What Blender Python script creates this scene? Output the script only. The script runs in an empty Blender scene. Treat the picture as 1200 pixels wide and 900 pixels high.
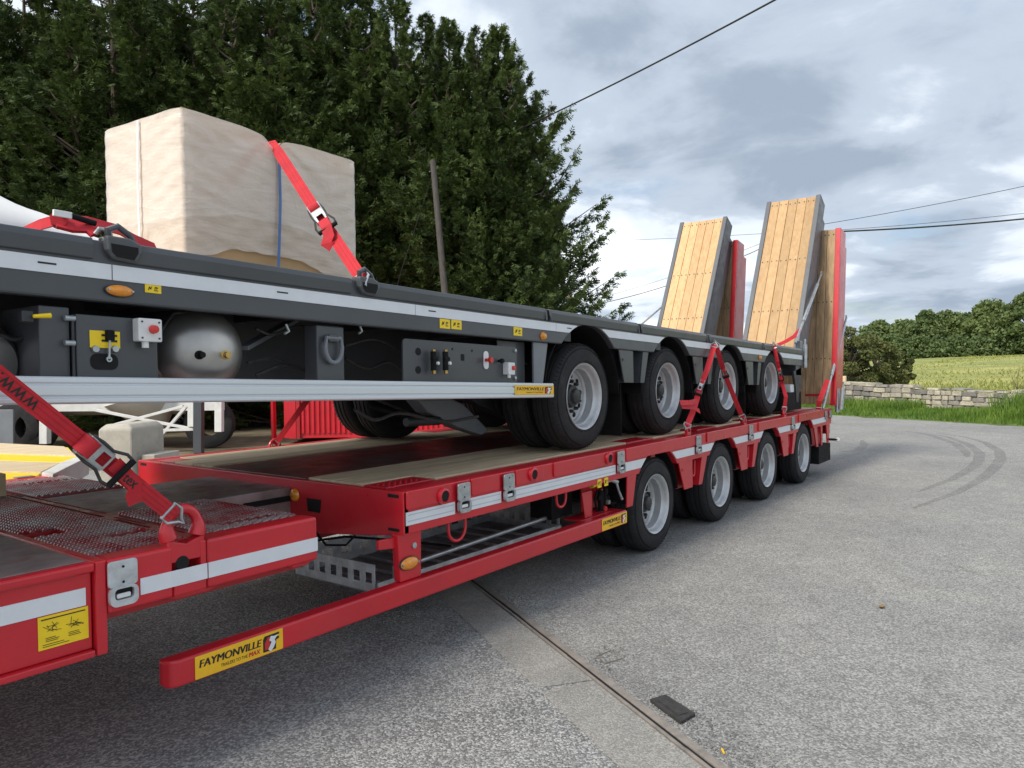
import bpy, bmesh, math, random
import numpy as np
from mathutils import Vector, Matrix
random.seed(7); rng = np.random.default_rng(7)
scn = bpy.context.scene
COL = scn.collection
R = math.radians

# ---------------------------------------------------------------- camera
F_PX, YAW, PITCH, ROLL = 874.25, 0.6406, -0.0196, -0.0143
CAM = np.array([-5.3544, -2.5655, 1.4476])
_F = np.array([math.cos(YAW)*math.cos(PITCH), math.sin(YAW)*math.cos(PITCH), math.sin(PITCH)])
_R = np.array([math.sin(YAW), -math.cos(YAW), 0.0]); _U = np.cross(_R, _F)
_c, _s = math.cos(ROLL), math.sin(ROLL)
_R, _U = _c*_R+_s*_U, -_s*_R+_c*_U
cd = bpy.data.cameras.new('camera'); cd.sensor_width = 36.0; cd.lens = F_PX/1200*36
cd.clip_start = 0.05; cd.clip_end = 4000
cam = bpy.data.objects.new('camera', cd); COL.objects.link(cam)
cam.matrix_world = Matrix(((_R[0], _U[0], -_F[0], CAM[0]), (_R[1], _U[1], -_F[1], CAM[1]), (_R[2], _U[2], -_F[2], CAM[2]), (0, 0, 0, 1)))
scn.camera = cam

def ray(u, v): return _F+_R*(u-600)/F_PX-_U*(v-450)/F_PX
def at(u, v, ax, val):                       # photo pixel -> point on the plane ax = val
    d = ray(u, v); i = 'xyz'.index(ax); return CAM+d*((val-CAM[i])/d[i])
def deep(u, v, depth): return CAM+ray(u, v)*depth

# ---------------------------------------------------------------- sky, sun, exposure
SUN_AZ, SUN_EL = R(172), R(42)               # direction TO the sun: from the front of the trailers
w = bpy.data.worlds.new('World'); scn.world = w; w.use_nodes = True
nt = w.node_tree; N = nt.nodes; Lk = nt.links
bg = N['Background']; out = N['World Output']
sky = N.new('ShaderNodeTexSky'); sky.sky_type = 'NISHITA'; sky.sun_disc = False
sky.sun_elevation = SUN_EL; sky.sun_rotation = math.pi/2-SUN_AZ
sky.dust_density = 2.0; sky.air_density = 1.0
Lk.new(sky.outputs[0], bg.inputs[0]); bg.inputs[1].default_value = 0.09
def wn(t, **k):
    n = N.new(t)
    for a, b in k.items(): setattr(n, a, b)
    return n
tc = wn('ShaderNodeTexCoord'); sp = wn('ShaderNodeSeparateXYZ'); Lk.new(tc.outputs['Generated'], sp.inputs[0])
def wmath(op, a, b=None, clamp=False):
    n = wn('ShaderNodeMath', operation=op, use_clamp=clamp)
    for i, q in enumerate((a, b)):
        if q is None: continue
        if isinstance(q, (int, float)): n.inputs[i].default_value = q
        else: Lk.new(q, n.inputs[i])
    return n.outputs[0]
zz = wmath('ADD', wmath('MAXIMUM', sp.outputs[2], 0.0), 0.16)
px_ = wmath('DIVIDE', sp.outputs[0], zz); py_ = wmath('DIVIDE', sp.outputs[1], zz)
cmb = wn('ShaderNodeCombineXYZ'); Lk.new(px_, cmb.inputs[0]); Lk.new(py_, cmb.inputs[1]); cmb.inputs[2].default_value = 3.7
def wnoise(scale, det, rough, dist=0.0, off=0.0):
    mp = wn('ShaderNodeMapping'); mp.inputs[1].default_value = (off, off*.7, off*.3); Lk.new(cmb.outputs[0], mp.inputs[0])
    n = wn('ShaderNodeTexNoise'); n.inputs['Scale'].default_value = scale; n.inputs['Detail'].default_value = det
    n.inputs['Roughness'].default_value = rough; n.inputs['Distortion'].default_value = dist
    Lk.new(mp.outputs[0], n.inputs['Vector']); return n.outputs[0]
def wramp(src, stops):
    r = wn('ShaderNodeValToRGB'); e = r.color_ramp.elements
    while len(e) < len(stops): e.new(0.5)
    for q, (p, c) in zip(e, stops): q.position = p; q.color = c if len(c) == 4 else (*c, 1)
    r.color_ramp.interpolation = 'EASE'
    Lk.new(src, r.inputs[0]); return r.outputs[0]
cover = wramp(wnoise(1.1, 7, .58, .25, 2.1), [(.27, (0, 0, 0)), (.47, (1, 1, 1))])
mixn = wmath('ADD', wmath('MULTIPLY', wnoise(.62, 3, .5, .2, 14.2), .66), wmath('MULTIPLY', wnoise(2.2, 9, .58, .3, 1.3), .34))
shade = wramp(mixn, [(.36, (.24, .29, .36)), (.45, (.36, .415, .49)), (.515, (.56, .61, .67)), (.60, (.82, .85, .88))])
bgc = wn('ShaderNodeBackground'); Lk.new(shade, bgc.inputs[0]); bgc.inputs[1].default_value = 1.0
mx = wn('ShaderNodeMixShader'); Lk.new(cover, mx.inputs[0]); Lk.new(bg.outputs[0], mx.inputs[1]); Lk.new(bgc.outputs[0], mx.inputs[2])
Lk.new(mx.outputs[0], out.inputs[0])

sd = bpy.data.lights.new('sun', 'SUN'); sd.energy = 2.2; sd.angle = R(13); sd.color = (1.0, .93, .82)
so = bpy.data.objects.new('sun', sd); COL.objects.link(so)
so.rotation_euler = Vector((-math.cos(SUN_AZ)*math.cos(SUN_EL), -math.sin(SUN_AZ)*math.cos(SUN_EL), -math.sin(SUN_EL))).to_track_quat('-Z', 'Y').to_euler()
so.location = (-20, 4, 30)
vs = scn.view_settings; vs.view_transform = 'Standard'; vs.look = 'None'; vs.gamma = 1.0; vs.use_curve_mapping = False; vs.exposure = 0.72

# ---------------------------------------------------------------- materials
MATS = {}
def mat(name, col, rough=.5, metal=0.0, var=.12, vscale=6.0, bump=0.0, bscale=60.0, col2=None, mixlo=.5, mixhi=.7, m2scale=3.0, rvar=.1, spec=.5, coat=0.0, stretch=None, aniso=None):
    m = bpy.data.materials.new(name); m.use_nodes = True; t = m.node_tree; n = t.nodes; l = t.links
    b = n['Principled BSDF']; b.inputs['Roughness'].default_value = rough; b.inputs['Metallic'].default_value = metal
    b.inputs['Specular IOR Level'].default_value = spec; b.inputs['Coat Weight'].default_value = coat; b.inputs['Coat Roughness'].default_value = .15
    co = n.new('ShaderNodeTexCoord'); src = co.outputs['Object']
    if stretch:
        mp = n.new('ShaderNodeMapping'); mp.inputs['Scale'].default_value = stretch; l.new(src, mp.inputs[0]); src = mp.outputs[0]
    def noise(sc, det=6, ro=.6):
        q = n.new('ShaderNodeTexNoise'); q.inputs['Scale'].default_value = sc; q.inputs['Detail'].default_value = det; q.inputs['Roughness'].default_value = ro
        l.new(src, q.inputs['Vector']); return q.outputs[0]
    def ramp(s, a, b_, c0, c1):
        r = n.new('ShaderNodeValToRGB'); e = r.color_ramp.elements
        e[0].position = a; e[1].position = b_; e[0].color = (*c0, 1); e[1].color = (*c1, 1); l.new(s, r.inputs[0]); return r.outputs[0]
    nz = noise(vscale)
    lo = tuple(max(0, c*(1-var)) for c in col); hi = tuple(min(1, c*(1+var)) for c in col)
    c = ramp(nz, .32, .68, lo, hi)
    if col2:
        k = ramp(noise(m2scale, 8, .65), mixlo, mixhi, (0, 0, 0), (1, 1, 1))
        mi = n.new('ShaderNodeMix'); mi.data_type = 'RGBA'; l.new(k, mi.inputs[0]); l.new(c, mi.inputs[6]); mi.inputs[7].default_value = (*col2, 1); c = mi.outputs[2]
    l.new(c, b.inputs['Base Color'])
    if rvar:
        rr = ramp(noise(vscale*2.3), .3, .7, (max(.03, rough-rvar),)*3, (min(1, rough+rvar),)*3); l.new(rr, b.inputs['Roughness'])
    if bump:
        bp_ = n.new('ShaderNodeBump'); bp_.inputs['Strength'].default_value = bump; bp_.inputs['Distance'].default_value = .01
        l.new(noise(bscale, 5), bp_.inputs['Height']); l.new(bp_.outputs[0], b.inputs['Normal'])
    MATS[name] = m; return m
mat('red', (.54, .012, .024), .36, var=.10, vscale=2.2, coat=.25, rvar=.10, bump=.03, bscale=90, col2=(.42, .05, .05), mixlo=.58, mixhi=1.0, m2scale=5)
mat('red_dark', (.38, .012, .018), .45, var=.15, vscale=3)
mat('red_wear', (.30, .016, .022), .34, var=.25, vscale=4, col2=(.20, .12, .115), mixlo=.48, mixhi=.7, m2scale=5, rvar=.15)
mat('steel_worn', (.27, .205, .20), .46, .25, var=.35, vscale=5, col2=(.20, .05, .05), mixlo=.52, mixhi=.72, m2scale=4, rvar=.15)
mat('grey', (.058, .064, .072), .42, var=.10, vscale=2.0, coat=.15, rvar=.08, bump=.03, bscale=90)
mat('grey_mid', (.095, .102, .115), .45, var=.10, vscale=4)
mat('grey_light', (.17, .185, .205), .45, var=.10, vscale=4)
mat('dark_paint', (.030, .033, .038), .5, var=.2, vscale=5)
mat('black_plastic', (.010, .010, .011), .8, var=.3, vscale=9, spec=.2)
mat('void', (.006, .006, .007), .9, var=.2, rvar=0)
mat('rubber', (.020, .020, .022), .75, var=.25, vscale=7, col2=(.055, .052, .048), mixlo=.55, mixhi=.85, m2scale=9, rvar=.08, spec=.3)
mat('rim', (.50, .51, .52), .40, .45, var=.10, vscale=14, rvar=.08)
mat('plate_dark', (.22, .040, .040), .42, .15, var=.3, vscale=3, col2=(.16, .12, .115), mixlo=.45, mixhi=.65, m2scale=2.2, rvar=.12)
mat('galv_dark', (.20, .215, .225), .5, .4, var=.3, vscale=14)
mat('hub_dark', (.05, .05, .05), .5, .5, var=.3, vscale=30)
mat('zinc', (.42, .45, .47), .38, .75, var=.22, vscale=28, rvar=.12)
mat('galv', (.48, .51, .53), .45, .35, var=.25, vscale=16, rvar=.12)
mat('alu', (.66, .70, .74), .33, .35, var=.02, vscale=3, rvar=.02, stretch=(.2, 1, 1))
mat('tank', (.40, .39, .375), .38, .85, var=.14, vscale=5, rvar=.06)
mat('tape', (.70, .73, .77), .42, var=.04, vscale=12, bump=.05, bscale=300)
mat('tape_line', (.50, .53, .57), .4, var=.04, vscale=12)
mat('yellow', (.88, .62, .012), .45, var=.05, vscale=20)
mat('orange_yellow', (.86, .49, .015), .4, var=.05, vscale=20)
mat('ink', (.012, .012, .012), .5, var=.1)
mat('ink_red', (.55, .03, .02), .5, var=.1)
mat('white_plastic', (.72, .73, .73), .4, var=.06, vscale=14)
mat('red_plastic', (.62, .035, .03), .35, var=.1)
mat('brass', (.50, .34, .12), .35, .9, var=.15, vscale=30)
mat('strap', (.52, .018, .030), .78, var=.15, vscale=10, bump=.3, bscale=400, rvar=0)
mat('strap_edge', (.40, .012, .022), .8, var=.15, vscale=10, rvar=0)
mat('wood_old', (.64, .52, .36), .75, var=.22, vscale=7, col2=(.42, .335, .23), mixlo=.5, mixhi=.72, m2scale=3.5, bump=.25, bscale=60, stretch=(.35, 5, 5), rvar=.08)
mat('wood_new', (.57, .375, .19), .6, var=.12, vscale=4, col2=(.50, .27, .10), mixlo=.5, mixhi=.8, m2scale=3, bump=.15, bscale=50, stretch=(6, 6, .35), rvar=.08)
mat('wood_grey', (.42, .29, .165), .7, var=.25, vscale=5, col2=(.24, .17, .10), mixlo=.45, mixhi=.7, m2scale=3, bump=.15, bscale=50, stretch=(5, 5, .5), rvar=.08)
mat('wood_pale', (.62, .50, .33), .7, var=.18, vscale=6, col2=(.42, .32, .2), mixlo=.5, mixhi=.8, m2scale=3, bump=.15, bscale=50, stretch=(.5, 5, 5))
mat('carton', (.52, .335, .17), .8, var=.06, vscale=6, rvar=.05)
mat('blue_band', (.07, .17, .42), .4, var=.1)
mat('conc', (.44, .41, .35), .85, var=.15, vscale=8, col2=(.30, .28, .24), mixlo=.5, mixhi=.8, m2scale=4, bump=.3, bscale=90)
mat('concrete_strip', (.33, .325, .30), .88, var=.12, vscale=9, col2=(.24, .235, .22), mixlo=.5, mixhi=.75, m2scale=5, bump=.4, bscale=120)
mat('rust_steel', (.225, .205, .185), .75, .1, var=.25, vscale=14, col2=(.30, .26, .23), mixlo=.45, mixhi=.7, m2scale=12, bump=.25, bscale=80)
mat('white_paint', (.66, .66, .64), .45, var=.08, vscale=6, col2=(.42, .39, .34), mixlo=.58, mixhi=.85, m2scale=4)
mat('beige_paint', (.50, .46, .40), .5, var=.08, vscale=4)
mat('pole_wood', (.075, .068, .06), .85, var=.3, vscale=6, stretch=(6, 6, .6), bump=.4, bscale=30)
mat('bark', (.075, .055, .04), .9, var=.3, vscale=9, bump=.5, bscale=40)
mat('cable', (.02, .02, .02), .6, var=.1)
mat('white_sheet', (.78, .78, .77), .5, var=.03, vscale=4)
mat('soil', (.17, .135, .09), .95, var=.35, vscale=2.5, col2=(.10, .12, .05), mixlo=.5, mixhi=.7, m2scale=1.2, bump=.4, bscale=30)

def amber():
    m = mat('amber', (.75, .27, .02), .18, var=.15, vscale=60); m.node_tree.nodes['Principled BSDF'].inputs['Coat Weight'].default_value = .6
amber()
def foliage(name, c0, c1, trans=.25, nsc=1.3):
    m = bpy.data.materials.new(name); m.use_nodes = True; t = m.node_tree; n = t.nodes; l = t.links
    b = n['Principled BSDF']; b.inputs['Roughness'].default_value = .62; b.inputs['Specular IOR Level'].default_value = .25
    g = n.new('ShaderNodeNewGeometry'); co = n.new('ShaderNodeTexCoord'); q = n.new('ShaderNodeTexNoise'); q.inputs['Scale'].default_value = nsc; q.inputs['Detail'].default_value = 4
    l.new(co.outputs['Object'], q.inputs['Vector'])
    ad = n.new('ShaderNodeMath'); ad.operation = 'MULTIPLY_ADD'; ad.inputs[1].default_value = .45; l.new(g.outputs['Random Per Island'], ad.inputs[0])
    mu = n.new('ShaderNodeMath'); mu.operation = 'MULTIPLY_ADD'; mu.inputs[1].default_value = 1.5; mu.inputs[2].default_value = -.45; l.new(q.outputs[0], mu.inputs[0]); l.new(mu.outputs[0], ad.inputs[2])
    r = n.new('ShaderNodeValToRGB'); e = r.color_ramp.elements; e[0].position = .15; e[1].position = .95; e[0].color = (*c0, 1); e[1].color = (*c1, 1)
    l.new(ad.outputs[0], r.inputs[0]); l.new(r.outputs[0], b.inputs['Base Color'])
    tr = n.new('ShaderNodeBsdfTranslucent'); l.new(r.outputs[0], tr.inputs[0]); ms = n.new('ShaderNodeMixShader'); ms.inputs[0].default_value = trans
    l.new(b.outputs[0], ms.inputs[1]); l.new(tr.outputs[0], ms.inputs[2]); l.new(ms.outputs[0], n['Material Output'].inputs[0])
    MATS[name] = m
foliage('cypress', (.020, .038, .013), (.115, .165, .040), .2, .9)
foliage('leaf_oak', (.10, .15, .05), (.25, .31, .11), .3, .5)  # pale, low-contrast range: distance haze painted into the far crowns
foliage('leaf_dark', (.07, .11, .04), (.18, .235, .085), .25, .5)  # darker far leaves, lightened too so the colour carries the haze
foliage('leaf_bush', (.06, .08, .025), (.21, .22, .08), .3, 1.0)
foliage('grass', (.07, .15, .02), (.22, .33, .06), .35, 1.2)
foliage('field_grass', (.22, .25, .06), (.36, .36, .10), .35, .25)

def film(name='film', o0=.60, o1=.76):
    m = bpy.data.materials.new(name); m.use_nodes = True; t = m.node_tree; n = t.nodes; l = t.links
    b = n['Principled BSDF']; b.inputs['Base Color'].default_value = (.88, .785, .685, 1); b.inputs['Roughness'].default_value = .20; b.inputs['Specular IOR Level'].default_value = .55
    co = n.new('ShaderNodeTexCoord'); mp = n.new('ShaderNodeMapping'); mp.inputs['Scale'].default_value = (1.1, 1.1, 5.5); mp.inputs['Rotation'].default_value = (.2, .3, 0); l.new(co.outputs['Object'], mp.inputs[0])
    q = n.new('ShaderNodeTexNoise'); q.inputs['Scale'].default_value = 2.0; q.inputs['Detail'].default_value = 8; q.inputs['Roughness'].default_value = .62; q.inputs['Distortion'].default_value = 1.8; l.new(mp.outputs[0], q.inputs['Vector'])
    bp_ = n.new('ShaderNodeBump'); bp_.inputs['Strength'].default_value = .13; bp_.inputs['Distance'].default_value = .012
    hs = None                                   # thin pulled creases: ridges of two stretched noises
    for sc, rot in(((1.0, 1.0, 7.0), (.1, .22, 0)), ((2.2, 2.2, 5.0), (-.3, -.5, .2)), ((6.0, 6.0, 1.2), (.1, .1, 0))):
        mp2 = n.new('ShaderNodeMapping'); mp2.inputs['Scale'].default_value = sc; mp2.inputs['Rotation'].default_value = rot; l.new(co.outputs['Object'], mp2.inputs[0])
        q2 = n.new('ShaderNodeTexNoise'); q2.inputs['Scale'].default_value = 1.6; q2.inputs['Detail'].default_value = 3; q2.inputs['Distortion'].default_value = .8; l.new(mp2.outputs[0], q2.inputs['Vector'])
        s1 = n.new('ShaderNodeMath'); s1.operation = 'SUBTRACT'; s1.inputs[1].default_value = .5; l.new(q2.outputs[0], s1.inputs[0])
        s2 = n.new('ShaderNodeMath'); s2.operation = 'ABSOLUTE'; l.new(s1.outputs[0], s2.inputs[0])
        s3 = n.new('ShaderNodeMapRange'); s3.inputs[1].default_value = 0; s3.inputs[2].default_value = .045; s3.inputs[3].default_value = 1; s3.inputs[4].default_value = 0; l.new(s2.outputs[0], s3.inputs[0])
        if hs is None: hs = s3.outputs[0]
        else:
            ad = n.new('ShaderNodeMath'); ad.operation = 'ADD'; l.new(hs, ad.inputs[0]); l.new(s3.outputs[0], ad.inputs[1]); hs = ad.outputs[0]
    l.new(hs, bp_.inputs['Height']); l.new(bp_.outputs[0], b.inputs['Normal'])
    tr = n.new('ShaderNodeBsdfTransparent'); ms = n.new('ShaderNodeMixShader')
    r = n.new('ShaderNodeValToRGB'); e = r.color_ramp.elements; e[0].position = .35; e[1].position = .7; e[0].color = (o0,)*3+(1,); e[1].color = (o1,)*3+(1,)
    l.new(q.outputs[0], r.inputs[0]); l.new(r.outputs[0], ms.inputs[0]); l.new(tr.outputs[0], ms.inputs[1]); l.new(b.outputs[0], ms.inputs[2]); l.new(ms.outputs[0], n['Material Output'].inputs[0])
    MATS[name] = m
film(); film('film_thin', .46, .64)

def asphalt(name, dark, mid, light, chip, bumpd, patch=(1, 1, 1), scuff=False):
    m = bpy.data.materials.new(name); m.use_nodes = True; t = m.node_tree; n = t.nodes; l = t.links
    b = n['Principled BSDF']; b.inputs['Roughness'].default_value = .9; b.inputs['Specular IOR Level'].default_value = .25
    co = n.new('ShaderNodeTexCoord'); s = co.outputs['Object']
    v = n.new('ShaderNodeTexVoronoi'); v.inputs['Scale'].default_value = chip; v.inputs['Randomness'].default_value = 1; l.new(s, v.inputs['Vector'])
    def noise(sc, det, ro=.6, dist=0):
        q = n.new('ShaderNodeTexNoise'); q.inputs['Scale'].default_value = sc; q.inputs['Detail'].default_value = det; q.inputs['Roughness'].default_value = ro; q.inputs['Distortion'].default_value = dist; l.new(s, q.inputs['Vector']); return q.outputs[0]
    sepc = n.new('ShaderNodeSeparateColor'); l.new(v.outputs['Color'], sepc.inputs[0])
    r = n.new('ShaderNodeValToRGB'); e = r.color_ramp.elements; e.new(.5); e[0].position = .12; e[1].position = .55; e[2].position = .97
    e[0].color = (*dark, 1); e[1].color = (*mid, 1); e[2].color = (*light, 1); l.new(sepc.outputs[0], r.inputs[0])
    r2 = n.new('ShaderNodeValToRGB'); e = r2.color_ramp.elements; e[0].position = .33; e[1].position = .67; e[0].color = (.83, .835, .845, 1); e[1].color = (1.07, 1.065, 1.04, 1); l.new(noise(.55, 7, .62, .4), r2.inputs[0])
    mi = n.new('ShaderNodeMix'); mi.data_type = 'RGBA'; mi.blend_type = 'MULTIPLY'; mi.inputs[0].default_value = 1; l.new(r.outputs[0], mi.inputs[6]); l.new(r2.outputs[0], mi.inputs[7])
    r3 = n.new('ShaderNodeValToRGB'); e = r3.color_ramp.elements; e[0].position = .3; e[1].position = .72; e[0].color = (.86, .86, .86, 1); e[1].color = (1.1, 1.1, 1.1, 1); l.new(noise(5, 6, .7), r3.inputs[0])
    m2 = n.new('ShaderNodeMix'); m2.data_type = 'RGBA'; m2.blend_type = 'MULTIPLY'; m2.inputs[0].default_value = 1; l.new(mi.outputs[2], m2.inputs[6]); l.new(r3.outputs[0], m2.inputs[7])
    l.new(m2.outputs[2], b.inputs['Base Color'])
    ma = n.new('ShaderNodeMath'); ma.operation = 'MULTIPLY_ADD'; ma.inputs[1].default_value = -1; l.new(v.outputs['Distance'], ma.inputs[0]); l.new(noise(chip*.3, 3), ma.inputs[2])
    bp_ = n.new('ShaderNodeBump'); bp_.inputs['Strength'].default_value = 1.0; bp_.inputs['Distance'].default_value = bumpd; l.new(ma.outputs[0], bp_.inputs['Height']); l.new(bp_.outputs[0], b.inputs['Normal'])
    MATS[name] = m
asphalt('yard', (.185, .185, .182), (.285, .282, .274), (.42, .416, .402), 120, .0035)
asphalt('gravel_yard', (.18, .18, .182), (.285, .285, .282), (.50, .50, .49), 115, .0045)
asphalt('slab', (.25, .243, .225), (.32, .312, .29), (.41, .40, .375), 150, .003)
asphalt('stone', (.16, .16, .165), (.29, .29, .285), (.5, .5, .48), 4, .004)
asphalt('skid', (.15, .15, .152), (.22, .22, .22), (.34, .34, .335), 85, .005)
def stonemat():
    m = mat('wall_stone', (.34, .325, .295), .9, var=.25, vscale=5, bump=.6, bscale=25)
    n = m.node_tree.nodes; l = m.node_tree.links; b = n['Principled BSDF']; old = b.inputs['Base Color'].links[0].from_socket
    oi = n.new('ShaderNodeObjectInfo'); r = n.new('ShaderNodeValToRGB'); e = r.color_ramp.elements; e.new(.5)
    e[0].position = .1; e[1].position = .5; e[2].position = .9; e[0].color = (.55, .55, .57, 1); e[1].color = (1.05, 1, .93, 1); e[2].color = (1.35, 1.28, 1.12, 1)
    l.new(oi.outputs['Random'], r.inputs[0]); mi = n.new('ShaderNodeMix'); mi.data_type = 'RGBA'; mi.blend_type = 'MULTIPLY'; mi.inputs[0].default_value = 1
    l.new(old, mi.inputs[6]); l.new(r.outputs[0], mi.inputs[7]); l.new(mi.outputs[2], b.inputs['Base Color'])
stonemat()
def plankvar(nm, amt=.22):
    m = MATS[nm]; n = m.node_tree.nodes; l = m.node_tree.links; b = n['Principled BSDF']; old = b.inputs['Base Color'].links[0].from_socket
    oi = n.new('ShaderNodeObjectInfo'); r = n.new('ShaderNodeValToRGB'); e = r.color_ramp.elements
    e[0].color = (1-amt, 1-amt*1.1, 1-amt*1.3, 1); e[1].color = (1+amt*.5, 1+amt*.4, 1+amt*.3, 1)
    l.new(oi.outputs['Random'], r.inputs[0]); mi = n.new('ShaderNodeMix'); mi.data_type = 'RGBA'; mi.blend_type = 'MULTIPLY'; mi.inputs[0].default_value = 1
    l.new(old, mi.inputs[6]); l.new(r.outputs[0], mi.inputs[7]); l.new(mi.outputs[2], b.inputs['Base Color'])
for k in ('wood_old', 'wood_new', 'wood_grey', 'wood_pale'): plankvar(k, .30 if k == 'wood_new' else .22)

# ---------------------------------------------------------------- mesh helpers
class M:
    def __init__(s, xf=None): s.v = []; s.f = []; s.xf = xf
    def add(s, vs, fs):
        o = len(s.v); s.v += [tuple(map(float, p)) for p in vs]; s.f += [tuple(o+i for i in f) for f in fs]; return s
    def box(s, x0, x1, y0, y1, z0, z1):
        return s.add([(x0, y0, z0), (x1, y0, z0), (x1, y1, z0), (x0, y1, z0), (x0, y0, z1), (x1, y0, z1), (x1, y1, z1), (x0, y1, z1)],
                     [(0, 3, 2, 1), (4, 5, 6, 7), (0, 1, 5, 4), (1, 2, 6, 5), (2, 3, 7, 6), (3, 0, 4, 7)])
    def prism(s, poly, ax, a0, a1):            # poly in the two other axes (xyz order), extruded along ax
        def P(p, a): return {'x': (a, p[0], p[1]), 'y': (p[0], a, p[1]), 'z': (p[0], p[1], a)}[ax]
        n = len(poly); return s.add([P(p, a0) for p in poly]+[P(p, a1) for p in poly],
            [tuple(range(n))[::-1], tuple(range(n, 2*n))]+[(i, (i+1) % n, n+(i+1) % n, n+i) for i in range(n)])
    def beam(s, a, b, w_, h, up=(0, 0, 1)):     # box along a-b
        a = np.array(a, float); b = np.array(b, float); d = b-a; L = np.linalg.norm(d); d /= L
        up = np.array(up, float); x = np.cross(d, up)
        if np.linalg.norm(x) < 1e-4: x = np.cross(d, (1, 0, 0))
        x /= np.linalg.norm(x); u = np.cross(x, d)
        c = [a+x*i*w_/2+u*j*h/2 for i, j in((-1, -1), (1, -1), (1, 1), (-1, 1))]; c2 = [p+d*L for p in c]
        return s.add(c+c2, [(0, 1, 2, 3), (7, 6, 5, 4), (0, 4, 5, 1), (1, 5, 6, 2), (2, 6, 7, 3), (3, 7, 4, 0)])
    def tube(s, pts, r, n=10, closed=False, cap=True):
        P = [np.array(p, float) for p in pts]; m = len(P); rs = r if hasattr(r, '__len__') else [r]*m
        prev = None; vs = []
        for i in range(m):
            a = P[(i-1) % m] if (closed or i > 0) else P[i]; b = P[(i+1) % m] if (closed or i < m-1) else P[i]
            t = b-a; t /= np.linalg.norm(t)
            if prev is None:
                prev = np.cross(t, (0, 0, 1) if abs(t[2]) < .9 else (1, 0, 0))
            prev = prev-t*np.dot(prev, t); prev /= np.linalg.norm(prev); q = np.cross(t, prev)
            vs += [P[i]+rs[i]*(prev*math.cos(2*math.pi*k/n)+q*math.sin(2*math.pi*k/n)) for k in range(n)]
        fs = []; e = m if closed else m-1
        for i in range(e):
            j = (i+1) % m
            fs += [(i*n+k, i*n+(k+1) % n, j*n+(k+1) % n, j*n+k) for k in range(n)]
        if cap and not closed: fs += [tuple(range(n))[::-1], tuple((m-1)*n+k for k in range(n))]
        return s.add(vs, fs)
    def cyl(s, a, b, r, n=16): return s.tube([a, b], r, n)
    def lathe(s, prof, c, axis='y', n=40, closed=True):   # prof: (radius, offset along axis)
        vs = []; m = len(prof)
        for rad, h in prof:
            for k in range(n):
                ca, sa = rad*math.cos(2*math.pi*k/n), rad*math.sin(2*math.pi*k/n)
                vs.append({'x': (c[0]+h, c[1]+ca, c[2]+sa), 'y': (c[0]+ca, c[1]+h, c[2]+sa), 'z': (c[0]+ca, c[1]+sa, c[2]+h)}[axis])
        fs = []
        for i in range(m if closed else m-1):
            j = (i+1) % m
            fs += [(i*n+k, i*n+(k+1) % n, j*n+(k+1) % n, j*n+k) for k in range(n)]
        return s.add(vs, fs)
    def ribbon(s, pts, wd, wid, th=.003):       # flat band along pts; wd = width direction(s)
        P = [np.array(p, float) for p in pts]; m = len(P); vs = []
        W = [np.array(wd, float)]*m if not hasattr(wd[0], '__len__') else [np.array(q, float) for q in wd]
        for i in range(m):
            t = P[min(i+1, m-1)]-P[max(i-1, 0)]; t /= np.linalg.norm(t)
            x = W[i]-t*np.dot(W[i], t); x /= np.linalg.norm(x); q = np.cross(t, x)
            for a, b in((-1, -1), (1, -1), (1, 1), (-1, 1)): vs.append(P[i]+x*a*wid/2+q*b*th/2)
        fs = [(0, 3, 2, 1), tuple((m-1)*4+k for k in range(4))]
        for i in range(m-1): fs += [(i*4+k, i*4+(k+1) % 4, (i+1)*4+(k+1) % 4, (i+1)*4+k) for k in range(4)]
        return s.add(vs, fs)
    def band(s, x0, x1, zb, zt, y0, y1, dx=.02):  # upright plate whose lower (zb) / upper (zt) edges are functions of x
        xs = np.linspace(x0, x1, max(2, int(math.ceil((x1-x0)/dx))+1)); run = []
        def flush(r):
            if len(r) < 2: return
            n = len(r); vs = []
            for x, b, t in r: vs += [(x, y0, b), (x, y0, t), (x, y1, b), (x, y1, t)]
            fs = []
            for i in range(n-1):
                a = 4*i; c = a+4
                fs += [(a, c, c+1, a+1), (a+2, a+3, c+3, c+2), (a, a+2, c+2, c), (a+1, c+1, c+3, a+3)]
            fs += [(0, 1, 3, 2), (4*n-4, 4*n-2, 4*n-1, 4*n-3)]
            s.add(vs, fs)
        for x in xs:
            b = zb(x) if callable(zb) else zb; t = zt(x) if callable(zt) else zt
            if t-b > .003: run.append((x, b, t))
            else: flush(run); run = []
        flush(run); return s
    def bands(s, name, m, parent, *a, **k):       # the same, each unbroken run an object of its own
        bv = k.pop('bevel', 0.0); t = M(s.xf); t.band(*a, **k); n = 0; out = []
        ends = [i+1 for i, f in enumerate(t.f) if len(set(p//4 for p in f)) == 1][1::2]; fi = 0
        for e in ends:
            fs = t.f[fi:e]; fi = e; ids = sorted({i for f in fs for i in f}); mp = {q: i for i, q in enumerate(ids)}
            out.append(M(s.xf).add([t.v[i] for i in ids], [tuple(mp[i] for i in f) for f in fs]).build(name, m, parent, bevel=bv))
        return out
    def build(s, name, m, parent=None, bevel=0.0, smooth=False, label=None, kind=None, segs=2):
        vs = s.v if s.xf is None else [s.xf(p) for p in s.v]
        o0 = OFF.get(parent.name, (0, 0, 0)) if parent is not None else (0, 0, 0)
        me = bpy.data.meshes.new(name); me.from_pydata([(p[0]-o0[0], p[1]-o0[1], p[2]-o0[2]) for p in vs], [], s.f); me.update()
        bm = bmesh.new(); bm.from_mesh(me); bmesh.ops.recalc_face_normals(bm, faces=bm.faces); bm.to_mesh(me); bm.free()
        me.materials.append(MATS[m])
        o = bpy.data.objects.new(name, me); COL.objects.link(o)
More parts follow.
